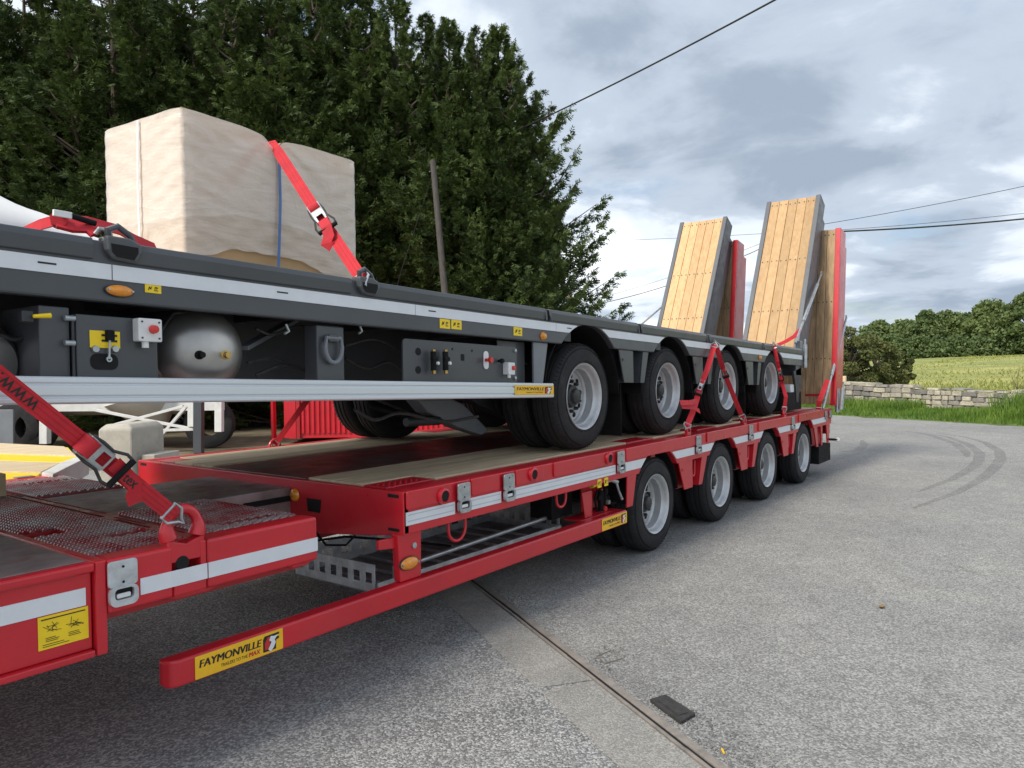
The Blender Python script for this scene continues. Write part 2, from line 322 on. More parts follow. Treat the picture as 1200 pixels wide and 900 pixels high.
        if parent is not None: o.parent = parent; OFF[o.name] = o0
        if smooth:
            me.polygons.foreach_set('use_smooth', [True]*len(me.polygons))
            if smooth != 'all':
                bm = bmesh.new(); bm.from_mesh(me)
                for e in bm.edges:
                    if len(e.link_faces) == 2 and e.calc_face_angle() > R(38): e.smooth = False
                bm.to_mesh(me); bm.free()
        if bevel:
            bv = o.modifiers.new('bevel', 'BEVEL'); bv.width = bevel; bv.segments = segs; bv.limit_method = 'ANGLE'; bv.angle_limit = R(40); bv.harden_normals = False
        if label: o['label'] = label
        if kind: o['kind'] = kind
        return o
OFF = {}
def thing(name, loc, label, cat, group=None):
    o = bpy.data.objects.new(name, None); COL.objects.link(o); o.location = loc; o.empty_display_size = .2
    OFF[o.name] = tuple(loc); tag(o, label, cat, group); return o
def tag(o, label, cat, group=None):
    o['label'] = label; o['category'] = cat
    if group: o['group'] = group
    return o
def struct(o): o['kind'] = 'structure'; return o
def raw(name, verts, faces, m, parent=None, smooth=False):   # fast numpy mesh; faces (n,k)
    me = bpy.data.meshes.new(name); verts = np.asarray(verts, np.float32); faces = np.asarray(faces, np.int32)
    n, k = faces.shape; me.vertices.add(len(verts)); me.vertices.foreach_set('co', verts.ravel())
    me.loops.add(n*k); me.loops.foreach_set('vertex_index', faces.ravel()); me.polygons.add(n)
    me.polygons.foreach_set('loop_start', np.arange(n, dtype=np.int32)*k)
    me.update(calc_edges=True); me.validate()
    if smooth: me.polygons.foreach_set('use_smooth', np.ones(n, bool))
    me.materials.append(MATS[m]); o = bpy.data.objects.new(name, me); COL.objects.link(o)
    if parent is not None: o.parent = parent
    return o
def text(s, name, m, org, xdir, ydir, h, parent, bold=0.0, shear=0.0, width=None, xf=None, sp=1.0, heavy=0.0):
    cu = bpy.data.curves.new(name, 'FONT'); cu.body = s; cu.size = 1.0; cu.offset = bold; cu.shear = shear; cu.space_character = sp
    t = bpy.data.objects.new(name, cu); COL.objects.link(t); dg = bpy.context.evaluated_depsgraph_get(); dg.update()
    me = bpy.data.meshes.new_from_object(t.evaluated_get(dg)); bpy.data.objects.remove(t); bpy.data.curves.remove(cu)
    P = np.array([v.co[:] for v in me.vertices]); bpy.data.meshes
    x0, x1, y0, y1 = P[:, 0].min(), P[:, 0].max(), P[:, 1].min(), P[:, 1].max()
    sy = h/(y1-y0); sx = sy if width is None else width/(x1-x0)
    X = np.array(xdir, float); Y = np.array(ydir, float); O = np.array(org, float); o0 = np.array(OFF.get(parent.name, (0, 0, 0)))
    for v in me.vertices:
        q = O+X*(v.co.x-x0)*sx+Y*(v.co.y-y0)*sy
        if xf: q = np.array(xf(q))
        v.co = q-o0
    if heavy:                                   # thicken the strokes with shifted copies, each a hair above the last
        V = [v.co.copy() for v in me.vertices]; Fs = [tuple(p.vertices) for p in me.polygons]; nn = np.cross(X, Y); VV = []; FF = []
        for i in range(5):
            d = Vector(X*heavy*h*(i-2)+nn*.00008*i); VV += [v+d for v in V]; FF += [tuple(q+i*len(V) for q in f) for f in Fs]
        me = bpy.data.meshes.new(name); me.from_pydata(VV, [], FF)
    me.update(); me.materials.append(MATS[m]); o = bpy.data.objects.new(name, me); COL.objects.link(o); o.parent = parent; OFF[o.name] = tuple(o0)
    return o
def copy_tree(o, parent=None):
    c = o.copy(); COL.objects.link(c); c.parent = parent
    if o.name in OFF: OFF[c.name] = OFF[o.name]
    for ch in [q for q in bpy.data.objects if q.parent == o]: copy_tree(ch, c)
    return c
def arc(cx, cz, r, a0, a1, n): return [(cx+r*math.cos(a0+(a1-a0)*i/n), cz+r*math.sin(a0+(a1-a0)*i/n)) for i in range(n+1)]
def rrect(x0, x1, z0, z1, r, n=4):
    p = []
    for cx, cz, a in((x1-r, z1-r, 0), (x0+r, z1-r, 90), (x0+r, z0+r, 180), (x1-r, z0+r, 270)): p += arc(cx, cz, r, R(a), R(a+90), n)
    return p
def holed(mm, x0, x1, y0, y1, holes, z0, z1, perm=lambda a, b, c: (a, b, c)):  # slab with rectangular holes, split into cells
    xs = sorted({x0, x1, *[h[0] for h in holes], *[h[1] for h in holes]}); ys = sorted({y0, y1, *[h[2] for h in holes], *[h[3] for h in holes]})
    for i in range(len(xs)-1):
        for j in range(len(ys)-1):
            cx, cy = (xs[i]+xs[i+1])/2, (ys[j]+ys[j+1])/2
            if any(h[0] < cx < h[1] and h[2] < cy < h[3] for h in holes): continue
            q = M().box(xs[i], xs[i+1], ys[j], ys[j+1], z0, z1); mm.add([perm(*p) for p in q.v], q.f)
    return mm
# ---------------------------------------------------------------- setting: ground sheets
def sheet(name, poly, z, m):
    me = M().add([(p[0], p[1], z) for p in poly], [tuple(range(len(poly)))]); o = me.build(name, m); return struct(o)
sheet('ground', [(-1500, -1500), (1500, -1500), (1500, 1500), (-1500, 1500)], -.012, 'soil')
E0 = np.array([17.0, 2.23]); ED = np.array([.46, .888]); ED /= np.linalg.norm(ED); EN = np.array([ED[1], -ED[0]])  # edge of the tarmac, and outward
def edge(t, s): return E0+ED*t+EN*s
rag = [tuple(edge(t, .12*math.sin(t*2.1)+.1*math.sin(t*5.3+1)+random.uniform(-.06, .06))) for t in np.arange(-45, 34, .35)]
sheet('yard', rag+[(24, 9.6), (9, 9.4), (3, 9.1), (-4, 9.7), (-40, 10), (-60, -60), (0, -60)], 0, 'yard')
DR0 = np.array([-1.428, .715]); DD = np.array([-.515, -.857]); DD /= np.linalg.norm(DD); DL = np.array([DD[1], -DD[0]])  # drain line, and its left side
if DL[0] > 0: DL = -DL
def dr(t, s): return DR0+DD*t+DL*s
left = [tuple(dr(t, .285+.03*math.sin(t*3)+.02*math.sin(t*11)+random.uniform(-.012, .012))) for t in np.arange(-8, 8, .1)]
sheet('gravel_yard', left+[tuple(dr(8, 20)), tuple(dr(-8, 14))], .004, 'gravel_yard')
ts = np.arange(-8, 6.01, 1.4)
strip = []
for i in range(len(ts)-1):                         # cast concrete kerb slabs beside the drain, with cracks between
    a, b = ts[i]+.004, ts[i+1]-.004; q = [dr(a, .05), dr(b, .05), dr(b+random.uniform(-.03, .03), .32), dr(a+random.uniform(-.03, .03), .32)]
    strip.append(q)
base = struct(M().add([(*dr(-8, .03), .001), (*dr(6, .03), .001), (*dr(6, .33), .001), (*dr(-8, .33), .001)], [(0, 1, 2, 3)]).build('channel_bed', 'gravel_yard'))
for q in strip:
    M().prism([tuple(p) for p in q], 'z', .0015, .0075).build('concrete_slab', 'slab', base, bevel=.002)
# the rusty steel slot drain: two flat bars with a groove
dch = thing('slot_drain', (*DR0, 0), 'rusty steel slot drain running across the tarmac beside the concrete strip', 'drain')
for s0, s1, z in((.030, .044, .012), (-.030, .008, .008)):
    mm = M()
    for t in np.arange(-8, 6, .5):
        za = z+.0015*math.sin(t*3); q = [dr(t, s0), dr(t+.5, s0), dr(t+.5, s1), dr(t, s1)]
        mm.add([(*p, 0.0) for p in q]+[(*p, za) for p in q], [(4, 5, 6, 7), (0, 1, 5, 4), (1, 2, 6, 5), (2, 3, 7, 6), (3, 0, 4, 7)])
    mm.build('steel_bar', 'rust_steel', dch, bevel=.002)
mm = M(); q = [dr(-8, .006), dr(6, .006), dr(6, .032), dr(-8, .032)]
mm.add([(*p, .002) for p in q], [(0, 1, 2, 3)]).build('groove', 'void', dch)
# hairline joint in the tarmac, parallel to the drain
ja, jb = at(735, 725, 'z', 0)[:2], at(920, 830, 'z', 0)[:2]; jd = (jb-ja)/np.linalg.norm(jb-ja); jn = np.array([-jd[1], jd[0]]); pts = []
for t in np.arange(-1.6, 1.9, .05): pts.append(ja+jd*t+jn*(.012*math.sin(t*7)+.008*math.sin(t*23)+random.uniform(-.004, .004)))
mm = M(); vs = []
for i, p in enumerate(pts):
    wj = random.uniform(.001, .0045); vs += [(*(p-jn*wj), .0012), (*(p+jn*wj), .0012)]
struct(mm.add(vs, [(2*i, 2*i+1, 2*i+3, 2*i+2) for i in range(len(pts)-1)]).build('tarmac_joint', 'skid'))
# loose chippings along the drain and over the gravelled half of the yard
def chips(name, P, size, m, flat=.6):
    base = np.array([(1, 0, 0), (-1, 0, 0), (0, 1, 0), (0, -1, 0), (0, 0, 1), (0, 0, -.6)], float)
    tri = np.array([(0, 2, 4), (2, 1, 4), (1, 3, 4), (3, 0, 4), (2, 0, 5), (1, 2, 5), (3, 1, 5), (0, 3, 5)])
    n = len(P); V = base[None]*size[:, None, None]*rng.uniform(.6, 1.25, (n, 6, 3)); V[:, :, 2] *= flat
    a = rng.uniform(0, 6.28, n); c, s = np.cos(a)[:, None], np.sin(a)[:, None]; x = V[:, :, 0]*c-V[:, :, 1]*s; y = V[:, :, 0]*s+V[:, :, 1]*c
    V = np.stack([x, y, V[:, :, 2]], -1)+P[:, None, :]; Fc = (tri[None]+(np.arange(n)*6)[:, None, None]).reshape(-1, 3)
    return raw(name, V.reshape(-1, 3), Fc, m)
n = 5200; t = rng.uniform(-2.2, 3.2, n); s = -np.abs(rng.normal(0, .11, n))-.045; P = DR0+np.outer(t, DD)+np.outer(s, DL)
P = np.c_[P, np.full(n, .002)]
o = tag(chips('loose_chippings', P, rng.uniform(.002, .0065, n), 'stone'), 'loose grey stone chippings lying along the rusty slot drain', 'chippings'); o['kind'] = 'stuff'
n = 24000; t = rng.uniform(-2.5, 3.4, n); s = .30+np.abs(rng.gamma(1.3, .55, n))-np.abs(rng.normal(0, .035, n)); P = DR0+np.outer(t, DD)+np.outer(s, DL); P = np.c_[P, np.full(n, .005)]
o = tag(chips('yard_gravel', P, rng.uniform(.002, .0055, n), 'stone'), 'fine grey gravel spread over the tarmac under the red trailer', 'gravel'); o['kind'] = 'stuff'
n = 3800; P = np.c_[rng.uniform(-3.4, 3.5, n), rng.uniform(-2.6, .6, n), np.full(n, .001)]; k_ = ((P[:, :2]-DR0)@DL) < -.05; P = P[k_]
o = tag(chips('scattered_grit', P, rng.uniform(.0015, .0048, len(P)), 'stone'), 'sparse dark and pale grit scattered over the open tarmac', 'grit'); o['kind'] = 'stuff'
for (u0, v0, u1, v1), wmx in(((690, 668, 980, 640), .003), ((860, 690, 1190, 900), .0035), ((930, 600, 1195, 690), .003)):      # wandering hairline cracks
    a, b = at(u0, v0, 'z', 0)[:2], at(u1, v1, 'z', 0)[:2]; d_ = b-a; nn_ = np.array([-d_[1], d_[0]])/np.linalg.norm(d_); vs = []; off = 0; m_ = 70
    for k in range(m_+1):
        off += random.gauss(0, .016); p = a+d_*k/m_+nn_*(off*(1-k/m_)); w_ = wmx*random.uniform(.15, 1); vs += [(*(p-nn_*w_), .0012), (*(p+nn_*w_), .0012)]
    struct(M().add(vs, [(2*i, 2*i+1, 2*i+3, 2*i+2) for i in range(m_)]).build('tarmac_crack', 'skid'))
# rectangular iron lid and a faint square scratch drawn as thin strips
q = [at(u, v, 'z', 0) for u, v in((761.5, 823.5), (780, 818), (815, 840), (797.5, 850))]
lid = thing('drain_lid', tuple(np.mean(q, 0)), 'small black rectangular iron lid lying beside the slot drain', 'drain lid')
M().prism([(p[0], p[1]) for p in q], 'z', .001, .018).build('plate', 'rust_steel', lid, bevel=.004); MATS['lid'] = mat('lid', (.05, .048, .047), .6, .3, var=.3, vscale=40, bump=.3, bscale=150)
lid.children[0].data.materials[0] = MATS['lid']
c = np.mean(q, 0); e1 = (q[1]-q[0])*.3; e2 = (q[3]-q[0])*.35
M().prism([tuple((c-e1-e2)[:2]), tuple((c+e1-e2)[:2]), tuple((c+e1+e2)[:2]), tuple((c-e1+e2)[:2])], 'z', .018, .021).build('raised_panel', 'lid', lid, bevel=.001)
q = [at(u, v, 'z', 0) for u, v in((700, 769), (716, 763), (730, 772), (709, 778))]
mm = M()
for i in range(4): mm.ribbon([q[i]*[1, 1, 0]+[0, 0, .004], q[(i+1) % 4]*[1, 1, 0]+[0, 0, .004]], np.cross(q[(i+1) % 4]-q[i], (0, 0, 1)), .003, .004)
tag(mm.build('square_scratch', 'rust_steel'), 'faint square scratch mark on the tarmac near the slot drain', 'frame')
# cigarette end, dead leaf
p = at(847, 880, 'z', .006); tag(M().tube([p+[-.012, -.01, 0], p+[.012, .008, 0]], .004, 8).build('cigarette_end', 'orange_yellow', smooth=True), 'orange cigarette end on the chippings', 'cigarette end')
p = at(1033, 711, 'z', .006); mm = M()
mm.add([p+[x*.03, y*.02, .006*abs(x*y)+.004*x*x] for x, y in((-1.2, 0), (-.4, .7), (.5, .6), (1.2, .1), (.5, -.7), (-.4, -.8), (0, 0))], [(0, 1, 6), (1, 2, 6), (2, 3, 6), (3, 4, 6), (4, 5, 6), (5, 0, 6)])
mm.add([p+[x*.03, y*.02, .002+.006*abs(x*y)+.004*x*x] for x, y in((-1.2, 0), (-.4, .7), (.5, .6), (1.2, .1), (.5, -.7), (-.4, -.8), (0, 0))], [(0, 1, 6), (1, 2, 6), (2, 3, 6), (3, 4, 6), (4, 5, 6), (5, 0, 6)])
MATS['deadleaf'] = mat('deadleaf', (.25, .16, .06), .8); tag(mm.build('dead_leaf', 'deadleaf'), 'curled brown dead leaf on the open tarmac', 'leaf')
# tyre scuffs on the bend
MATS['scuff'] = mat('scuff', (.17, .17, .172), .85, var=.15, vscale=9)
def skidmat():
    m = MATS['scuff']; t = m.node_tree; n = t.nodes; l = t.links; b = n['Principled BSDF']; co = n.new('ShaderNodeTexCoord'); q = n.new('ShaderNodeTexNoise'); q.inputs['Scale'].default_value = 1.2; q.inputs['Detail'].default_value = 9
    l.new(co.outputs['Object'], q.inputs['Vector']); r = n.new('ShaderNodeValToRGB'); e = r.color_ramp.elements; e[0].position = .25; e[1].position = .75; e[0].color = (.12, .12, .12, 1); e[1].color = (.27, .27, .27, 1)
    l.new(q.outputs[0], r.inputs[0]); l.new(r.outputs[0], b.inputs['Alpha'])
skidmat()
for seq in([(1075, 507), (1110, 512), (1135, 521), (1148, 531), (1147, 540), (1138, 549), (1115, 562), (1075, 577)], [(1100, 508), (1130, 512), (1155, 519), (1171, 529), (1173, 538), (1165, 549), (1150, 562), (1120, 578), (1070, 596)], [(1060, 505), (1090, 510), (1120, 520), (1132, 530), (1134, 536)], [(985, 530), (1005, 528), (1013, 522), (1010, 516)]):
    P = [at(u, v, 'z', 0)[:2] for u, v in seq]; fine = []
    for i in range(len(P)-1):
        for k in range(5): fine.append(P[i]*(1-k/5)+P[i+1]*k/5)
    fine.append(P[-1]); mm = M(); vs = []
    for i, p in enumerate(fine):
        d = fine[min(i+1, len(fine)-1)]-fine[max(i-1, 0)]; d /= np.linalg.norm(d); nn = np.array([-d[1], d[0]]); ww = .075*math.sin(math.pi*(i+.6)/(len(fine)+.2))**.5
        vs += [(*(p-nn*ww), .004), (*(p+nn*ww), .004)]
    struct(mm.add(vs, [(2*i, 2*i+1, 2*i+3, 2*i+2) for i in range(len(fine)-1)]).build('tyre_scuff', 'scuff'))

# ---------------------------------------------------------------- field, verge, wall on the right
def fz(s): return .30+.031*max(0, s-3.4) if s < 75 else .30+.031*71.6-.006*(s-75)
S = np.r_[np.linspace(3.3, 30, 20), np.linspace(34, 120, 24), np.linspace(140, 600, 12)]; T = np.linspace(-260, 260, 90); vs = []
for s_ in S:
    for t_ in T:
        p = edge(t_, s_); vs.append((p[0], p[1], fz(s_)+.05*math.sin(t_*.4+s_*.3)+.1*math.sin(t_*.07+1)*min(1, s_/40)))
fs = [(i*len(T)+j, i*len(T)+j+1, (i+1)*len(T)+j+1, (i+1)*len(T)+j) for i in range(len(S)-1) for j in range(len(T)-1)]
mat('field', (.30, .30, .085), .95, var=.25, vscale=.4, col2=(.17, .22, .05), mixlo=.45, mixhi=.7, m2scale=.15, bump=.8, bscale=5, rvar=0)
struct(raw('field', vs, fs, 'field', smooth=True))
mat('verge', (.10, .15, .035), .95, var=.3, vscale=1.5, bump=.6, bscale=12, rvar=0)
vs = []; T = np.arange(-40, 34, .5); S = [(-.05, .002), (.3, .05), (1.2, .10), (2.4, .16), (3.5, .28)]
for s_, z_ in S:
    for t_ in T: p = edge(t_, s_); vs.append((p[0], p[1], z_+(.02*math.sin(t_*3.1+s_) if s_ > 0 else -.004)))
fs = [(i*len(T)+j, i*len(T)+j+1, (i+1)*len(T)+j+1, (i+1)*len(T)+j) for i in range(len(S)-1) for j in range(len(T)-1)]
struct(raw('verge', vs, fs, 'verge', smooth=True))
def blades(name, XYZ, H, wd, m, lean=.4):
    n = len(XYZ); a = rng.uniform(0, 6.28, n); d = np.c_[np.cos(a), np.sin(a), np.zeros(n)]; b = rng.uniform(0, 6.28, n); le = np.c_[np.cos(b), np.sin(b), np.zeros(n)]*(H*lean*rng.uniform(.2, 1.3, n))[:, None]
    up = np.c_[np.zeros(n), np.zeros(n), H]; w_ = wd[:, None]*d
    V = np.stack([XYZ-w_, XYZ+w_, XYZ+up*.6+le*.35+w_*.7, XYZ+up*.6+le*.35-w_*.7, XYZ+up+le], 1); i5 = (np.arange(n)*5)[:, None]
    q = np.r_[np.array([[0, 1, 2]])+i5, np.array([[0, 2, 3]])+i5, np.array([[3, 2, 4]])+i5]
    return raw(name, V.reshape(-1, 3), q, m)
n = 30000; t_ = rng.uniform(-12, 5.5, n); s_ = rng.uniform(.0, 3.2, n); P = np.array([edge(a, b) for a, b in zip(t_, s_)])
hh = rng.uniform(.07, .2, n)*np.where((t_ > -2.9) & (t_ < -.5) & (s_ > .8), .35, 1)*(1+.9*(s_ > 1.2))*(1+1.3*np.clip((-t_-1.2)/3, 0, 1)*(s_ > .5)); zz_ = np.interp(s_, [a for a, b in S], [b for a, b in S])-.02
o = tag(blades('verge_grass', np.c_[P, zz_], hh, rng.uniform(.006, .016, n), 'grass'), 'long green grass on the roadside verge below the stone wall', 'grass'); o['kind'] = 'stuff'
n = 32000; s_ = 3.9+rng.uniform(0, 1, n)**1.6*60; t_ = rng.uniform(-1, 1, n)*(8+s_*.75)-2-s_*.25; P = np.array([edge(a, b) for a, b in zip(t_, s_)])
z_ = np.array([fz(q) for q in s_])
o = tag(blades('field_grass', np.c_[P, z_-.02], rng.uniform(.08, .22, n), rng.uniform(.010, .03, n)*(1+s_*.02), 'field_grass', .8), 'yellow green meadow grass covering the field behind the stone wall', 'grass'); o['kind'] = 'stuff'
W0 = np.array([20.23, 3.31]); WD = np.array([-2.27, -4.97]); WD /= np.linalg.norm(WD); WN = np.array([WD[1], -WD[0]]);
if WN[0] > 0: WN = -WN                                   # towards the yard
def wl(t, s, z): p = W0+WD*t+WN*s; return (p[0], p[1], z)
wall = thing('stone_wall', wl(0, 0, 0), 'low rubble stone wall between the grass verge and the field', 'wall')
def wtop(t): return .86-.037*t+.015*math.sin(t*4)
mm = M()
for t in np.arange(-7, 9.5, .5):
    q = [wl(t, 0, -.02), wl(t+.5, 0, -.02), wl(t+.5, -.38, -.02), wl(t, -.38, -.02), wl(t, 0, wtop(t)-.09), wl(t+.5, 0, wtop(t+.5)-.09), wl(t+.5, -.38, wtop(t+.5)-.09), wl(t, -.38, wtop(t)-.09)]
    mm.add(q, [(4, 5, 6, 7), (0, 1, 5, 4), (2, 3, 7, 6)])
mm.build('mortar_core', 'conc', wall)
proto = []
for k in range(8):
    bm = bmesh.new(); bmesh.ops.create_cube(bm, size=1); bmesh.ops.bevel(bm, geom=bm.edges[:], offset=.09, segments=1, affect='EDGES')
    for v in bm.verts: v.co += Vector([random.uniform(-.06, .06) for _ in range(3)])
    me = bpy.data.meshes.new('stone'); bm.to_mesh(me); bm.free(); me.materials.append(MATS['wall_stone']); proto.append(me)
ang = math.atan2(WD[1], WD[0]); cnt = 0
for row in range(6):
    t = -3.2+random.uniform(0, .3)
    while t < 8.8 and cnt < 295:
        L = random.uniform(.13, .40) if row < 5 else random.uniform(.22, .5); H = wtop(t); h0 = H*(row/5.5); h1 = H*((row+1)/5.5) if row < 5 else H+random.uniform(-.02, .05)
        p = wl(t+L/2, 0 if row < 5 else -.19, (h0+h1)/2)
        o = bpy.data.objects.new('stone', random.choice(proto)); COL.objects.link(o); o.parent = wall; o.location = (p[0]-wall.location.x, p[1]-wall.location.y, p[2]+random.uniform(-.008, .008))
        o.rotation_euler = (random.uniform(-.04, .04), random.uniform(-.05, .05), ang+random.uniform(-.05, .05)); o.scale = (L-.015, .16+random.uniform(-.02, .05) if row < 5 else .44, (h1-h0)-.012)
        t += L+.008; cnt += 1
p = wl(-.1, -.3, 0); fp = M().box(p[0]-.07, p[0]+.07, p[1]-.07, p[1]+.07, 0, 1.08).build('fence_post', 'wood_pale', bevel=.01)
tag(fp, 'short pale timber gate post standing behind the stone wall', 'post')
p = at(1025, 486, 'z', .05); bm = bmesh.new(); bmesh.ops.create_icosphere(bm, subdivisions=2, radius=.07)
for v in bm.verts: v.co = Vector((v.co.x*1.2, v.co.y*.8, v.co.z*.7))*random.uniform(.75, 1.15)+Vector(p)
me = bpy.data.meshes.new('litter'); bm.to_mesh(me); bm.free(); me.materials.append(MATS['white_sheet']); o = bpy.data.objects.new('crumpled_paper', me); COL.objects.link(o)
tag(o, 'small crumpled white paper at the edge of the verge', 'litter')

# ---------------------------------------------------------------- trees
def leafmesh(C, size, m, name, parent, upbias=0.0):     # n leaf faces (kites) at C with random orientation
    n = len(C); a = rng.normal(size=(n, 3)); a[:, 2] += upbias; a /= np.linalg.norm(a, axis=1)[:, None]; b = np.cross(a, rng.normal(size=(n, 3))); b /= np.linalg.norm(b, axis=1)[:, None]
    L = (size*rng.uniform(.6, 1.3, n))[:, None]; V = np.stack([C-a*L*.5, C+b*L*.32, C+a*L*.55, C-b*L*.32], 1)
    return raw(name, V.reshape(-1, 3), np.arange(4*n).reshape(n, 4), m, parent)
def limb(mm, a, b, r0, r1, bend=.15, n=6):
    a = np.array(a, float); b = np.array(b, float); off = rng.normal(size=3)*np.linalg.norm(b-a)*bend; pts = [a+(b-a)*k/n+off*math.sin(math.pi*k/n)*.5 for k in range(n+1)]
    mm.tube(pts, [r0+(r1-r0)*k/n for k in range(n+1)], 8); return pts
def broadleaf(name, loc, h, rad, m, label, cat, group, nl=9000, leaf=.3, trunk_h=.3, lump=1.0):
    root = thing(name, loc, label, cat, group); o0 = np.array(loc, float); mm = M(); cs = []
    top = o0+[rng.normal()*.1*rad, rng.normal()*.1*rad, h*.8]; limb(mm, o0-[0, 0, .1], top, .04*h, .012*h, .05, 8)
    k = 26
    for i in range(k):
        a = 2.4*i+rng.uniform(-.4, .4); z = trunk_h+(1-trunk_h)*(i+.5)/k; q = math.sin(math.pi*min(1, max(.05, (z-trunk_h*.7)/(1.02-trunk_h*.7)))**.8)
        e = o0+[math.cos(a)*rad*q*rng.uniform(.55, .95), math.sin(a)*rad*q*rng.uniform(.55, .95), h*z*rng.uniform(.92, 1.02)]
        limb(mm, o0+[0, 0, h*z*.6], e, .014*h, .004*h, .1, 5); cs.append((o0+(e-o0)*(1+(1-lump)*rng.uniform(-.3, .45)), rad*rng.uniform(.26, .46)*lump))
    mm.build('trunk', 'bark', root, smooth=True); P = []
    per = nl//k
    for e, r in cs:
        d = rng.normal(size=(per, 3)); d /= np.linalg.norm(d, axis=1)[:, None]; d[:, 2] *= .75; P.append(e+d*r*rng.uniform(.35, 1.08, per)[:, None]**.6)
    leafmesh(np.concatenate(P)-o0, np.full(per*k, leaf), m, 'crown', root, .5); return root
G = 'broadleaf trees along the far edge of the field'
for u, v, dep, yt, rp, m, lab in((1032, 417, 92, 382, 26, 'leaf_dark', 'low round tree showing just over the scrubby bush by the stone wall'), (1062, 417, 95, 380, 27, 'leaf_oak', 'medium tree with thin pale crown at the start of the field tree line'),
        (1086, 417, 90, 371, 24, 'leaf_dark', 'dark dense tree beside the thin pale one in the field tree line'), (1110, 417, 93, 369, 27, 'leaf_oak', 'broad mid green tree in the middle of the field tree line'),
        (1134, 416, 96, 372, 22, 'leaf_dark', 'lower dark tree tucked under the big domed tree'), (1160, 416, 88, 361, 29, 'leaf_oak', 'big domed bright green tree in the field tree line'),
        (1206, 414, 80, 346, 28, 'leaf_dark', 'tall airy tree with gaps standing past the big domed tree')):
    s_ = dep/F_PX; b = deep(u, v, dep); h = (v-yt)*s_*1.03
    broadleaf('field_tree', tuple(b-[0, 0, .6]), h+.6, rp*s_*1.1, m, lab, 'tree', G, 8500, .42, .18)
for i, (u, v, dep, hp, rp) in enumerate(((1075, 419, 86, 22, 20), (1125, 419, 84, 20, 22), (1180, 418, 82, 24, 20), (1100, 419, 85, 18, 20), (1150, 419, 83, 20, 20), (1045, 420, 86, 24, 20))):
    s_ = dep/F_PX; b = deep(u, v, dep)
    broadleaf('hedge_bush', tuple(b-[0, 0, .7]), hp*s_+.7, rp*s_*1.3, 'leaf_dark', 'dark rounded hedge bush under the field tree line', 'bush', 'hedge bushes under the field trees', 3500, .36, .05)
for u, v, dep, yt, rp, lab in((996, 455, 27, 392, 34, 'tall scrubby olive bush rising behind the stone wall beside the ramps'), (1026, 456, 28, 398, 34, 'bushy hawthorn with brownish twigs behind the stone wall'), (1046, 457, 29, 414, 24, 'low spreading bush at the end of the thicket behind the stone wall')):
    s_ = dep/F_PX; b = deep(u, v, dep); b[2] = .35
    broadleaf('hawthorn_bush', tuple(b), (1.4476-(yt-427)*s_*-1 if False else 1.4476+(427-yt)*s_)-.35, rp*s_*1.1, 'leaf_bush', lab, 'bush', 'bushes behind the stone wall', 9000, .10, .02, .62)
# bare twiggy weed on the right of the wall
p = deep(1192, 452, 24); mm = M(); p[2] = .4
for k in range(9):
    a = rng.uniform(0, 6.28); limb(mm, p, p+[math.cos(a)*.3*rng.uniform(.3, 1), math.sin(a)*.3*rng.uniform(.3, 1), rng.uniform(.4, .95)], .009, .003, .2, 5)
tag(mm.build('dry_weed', 'bark', smooth=True), 'bare dry brown weed stems standing behind the stone wall', 'weed')

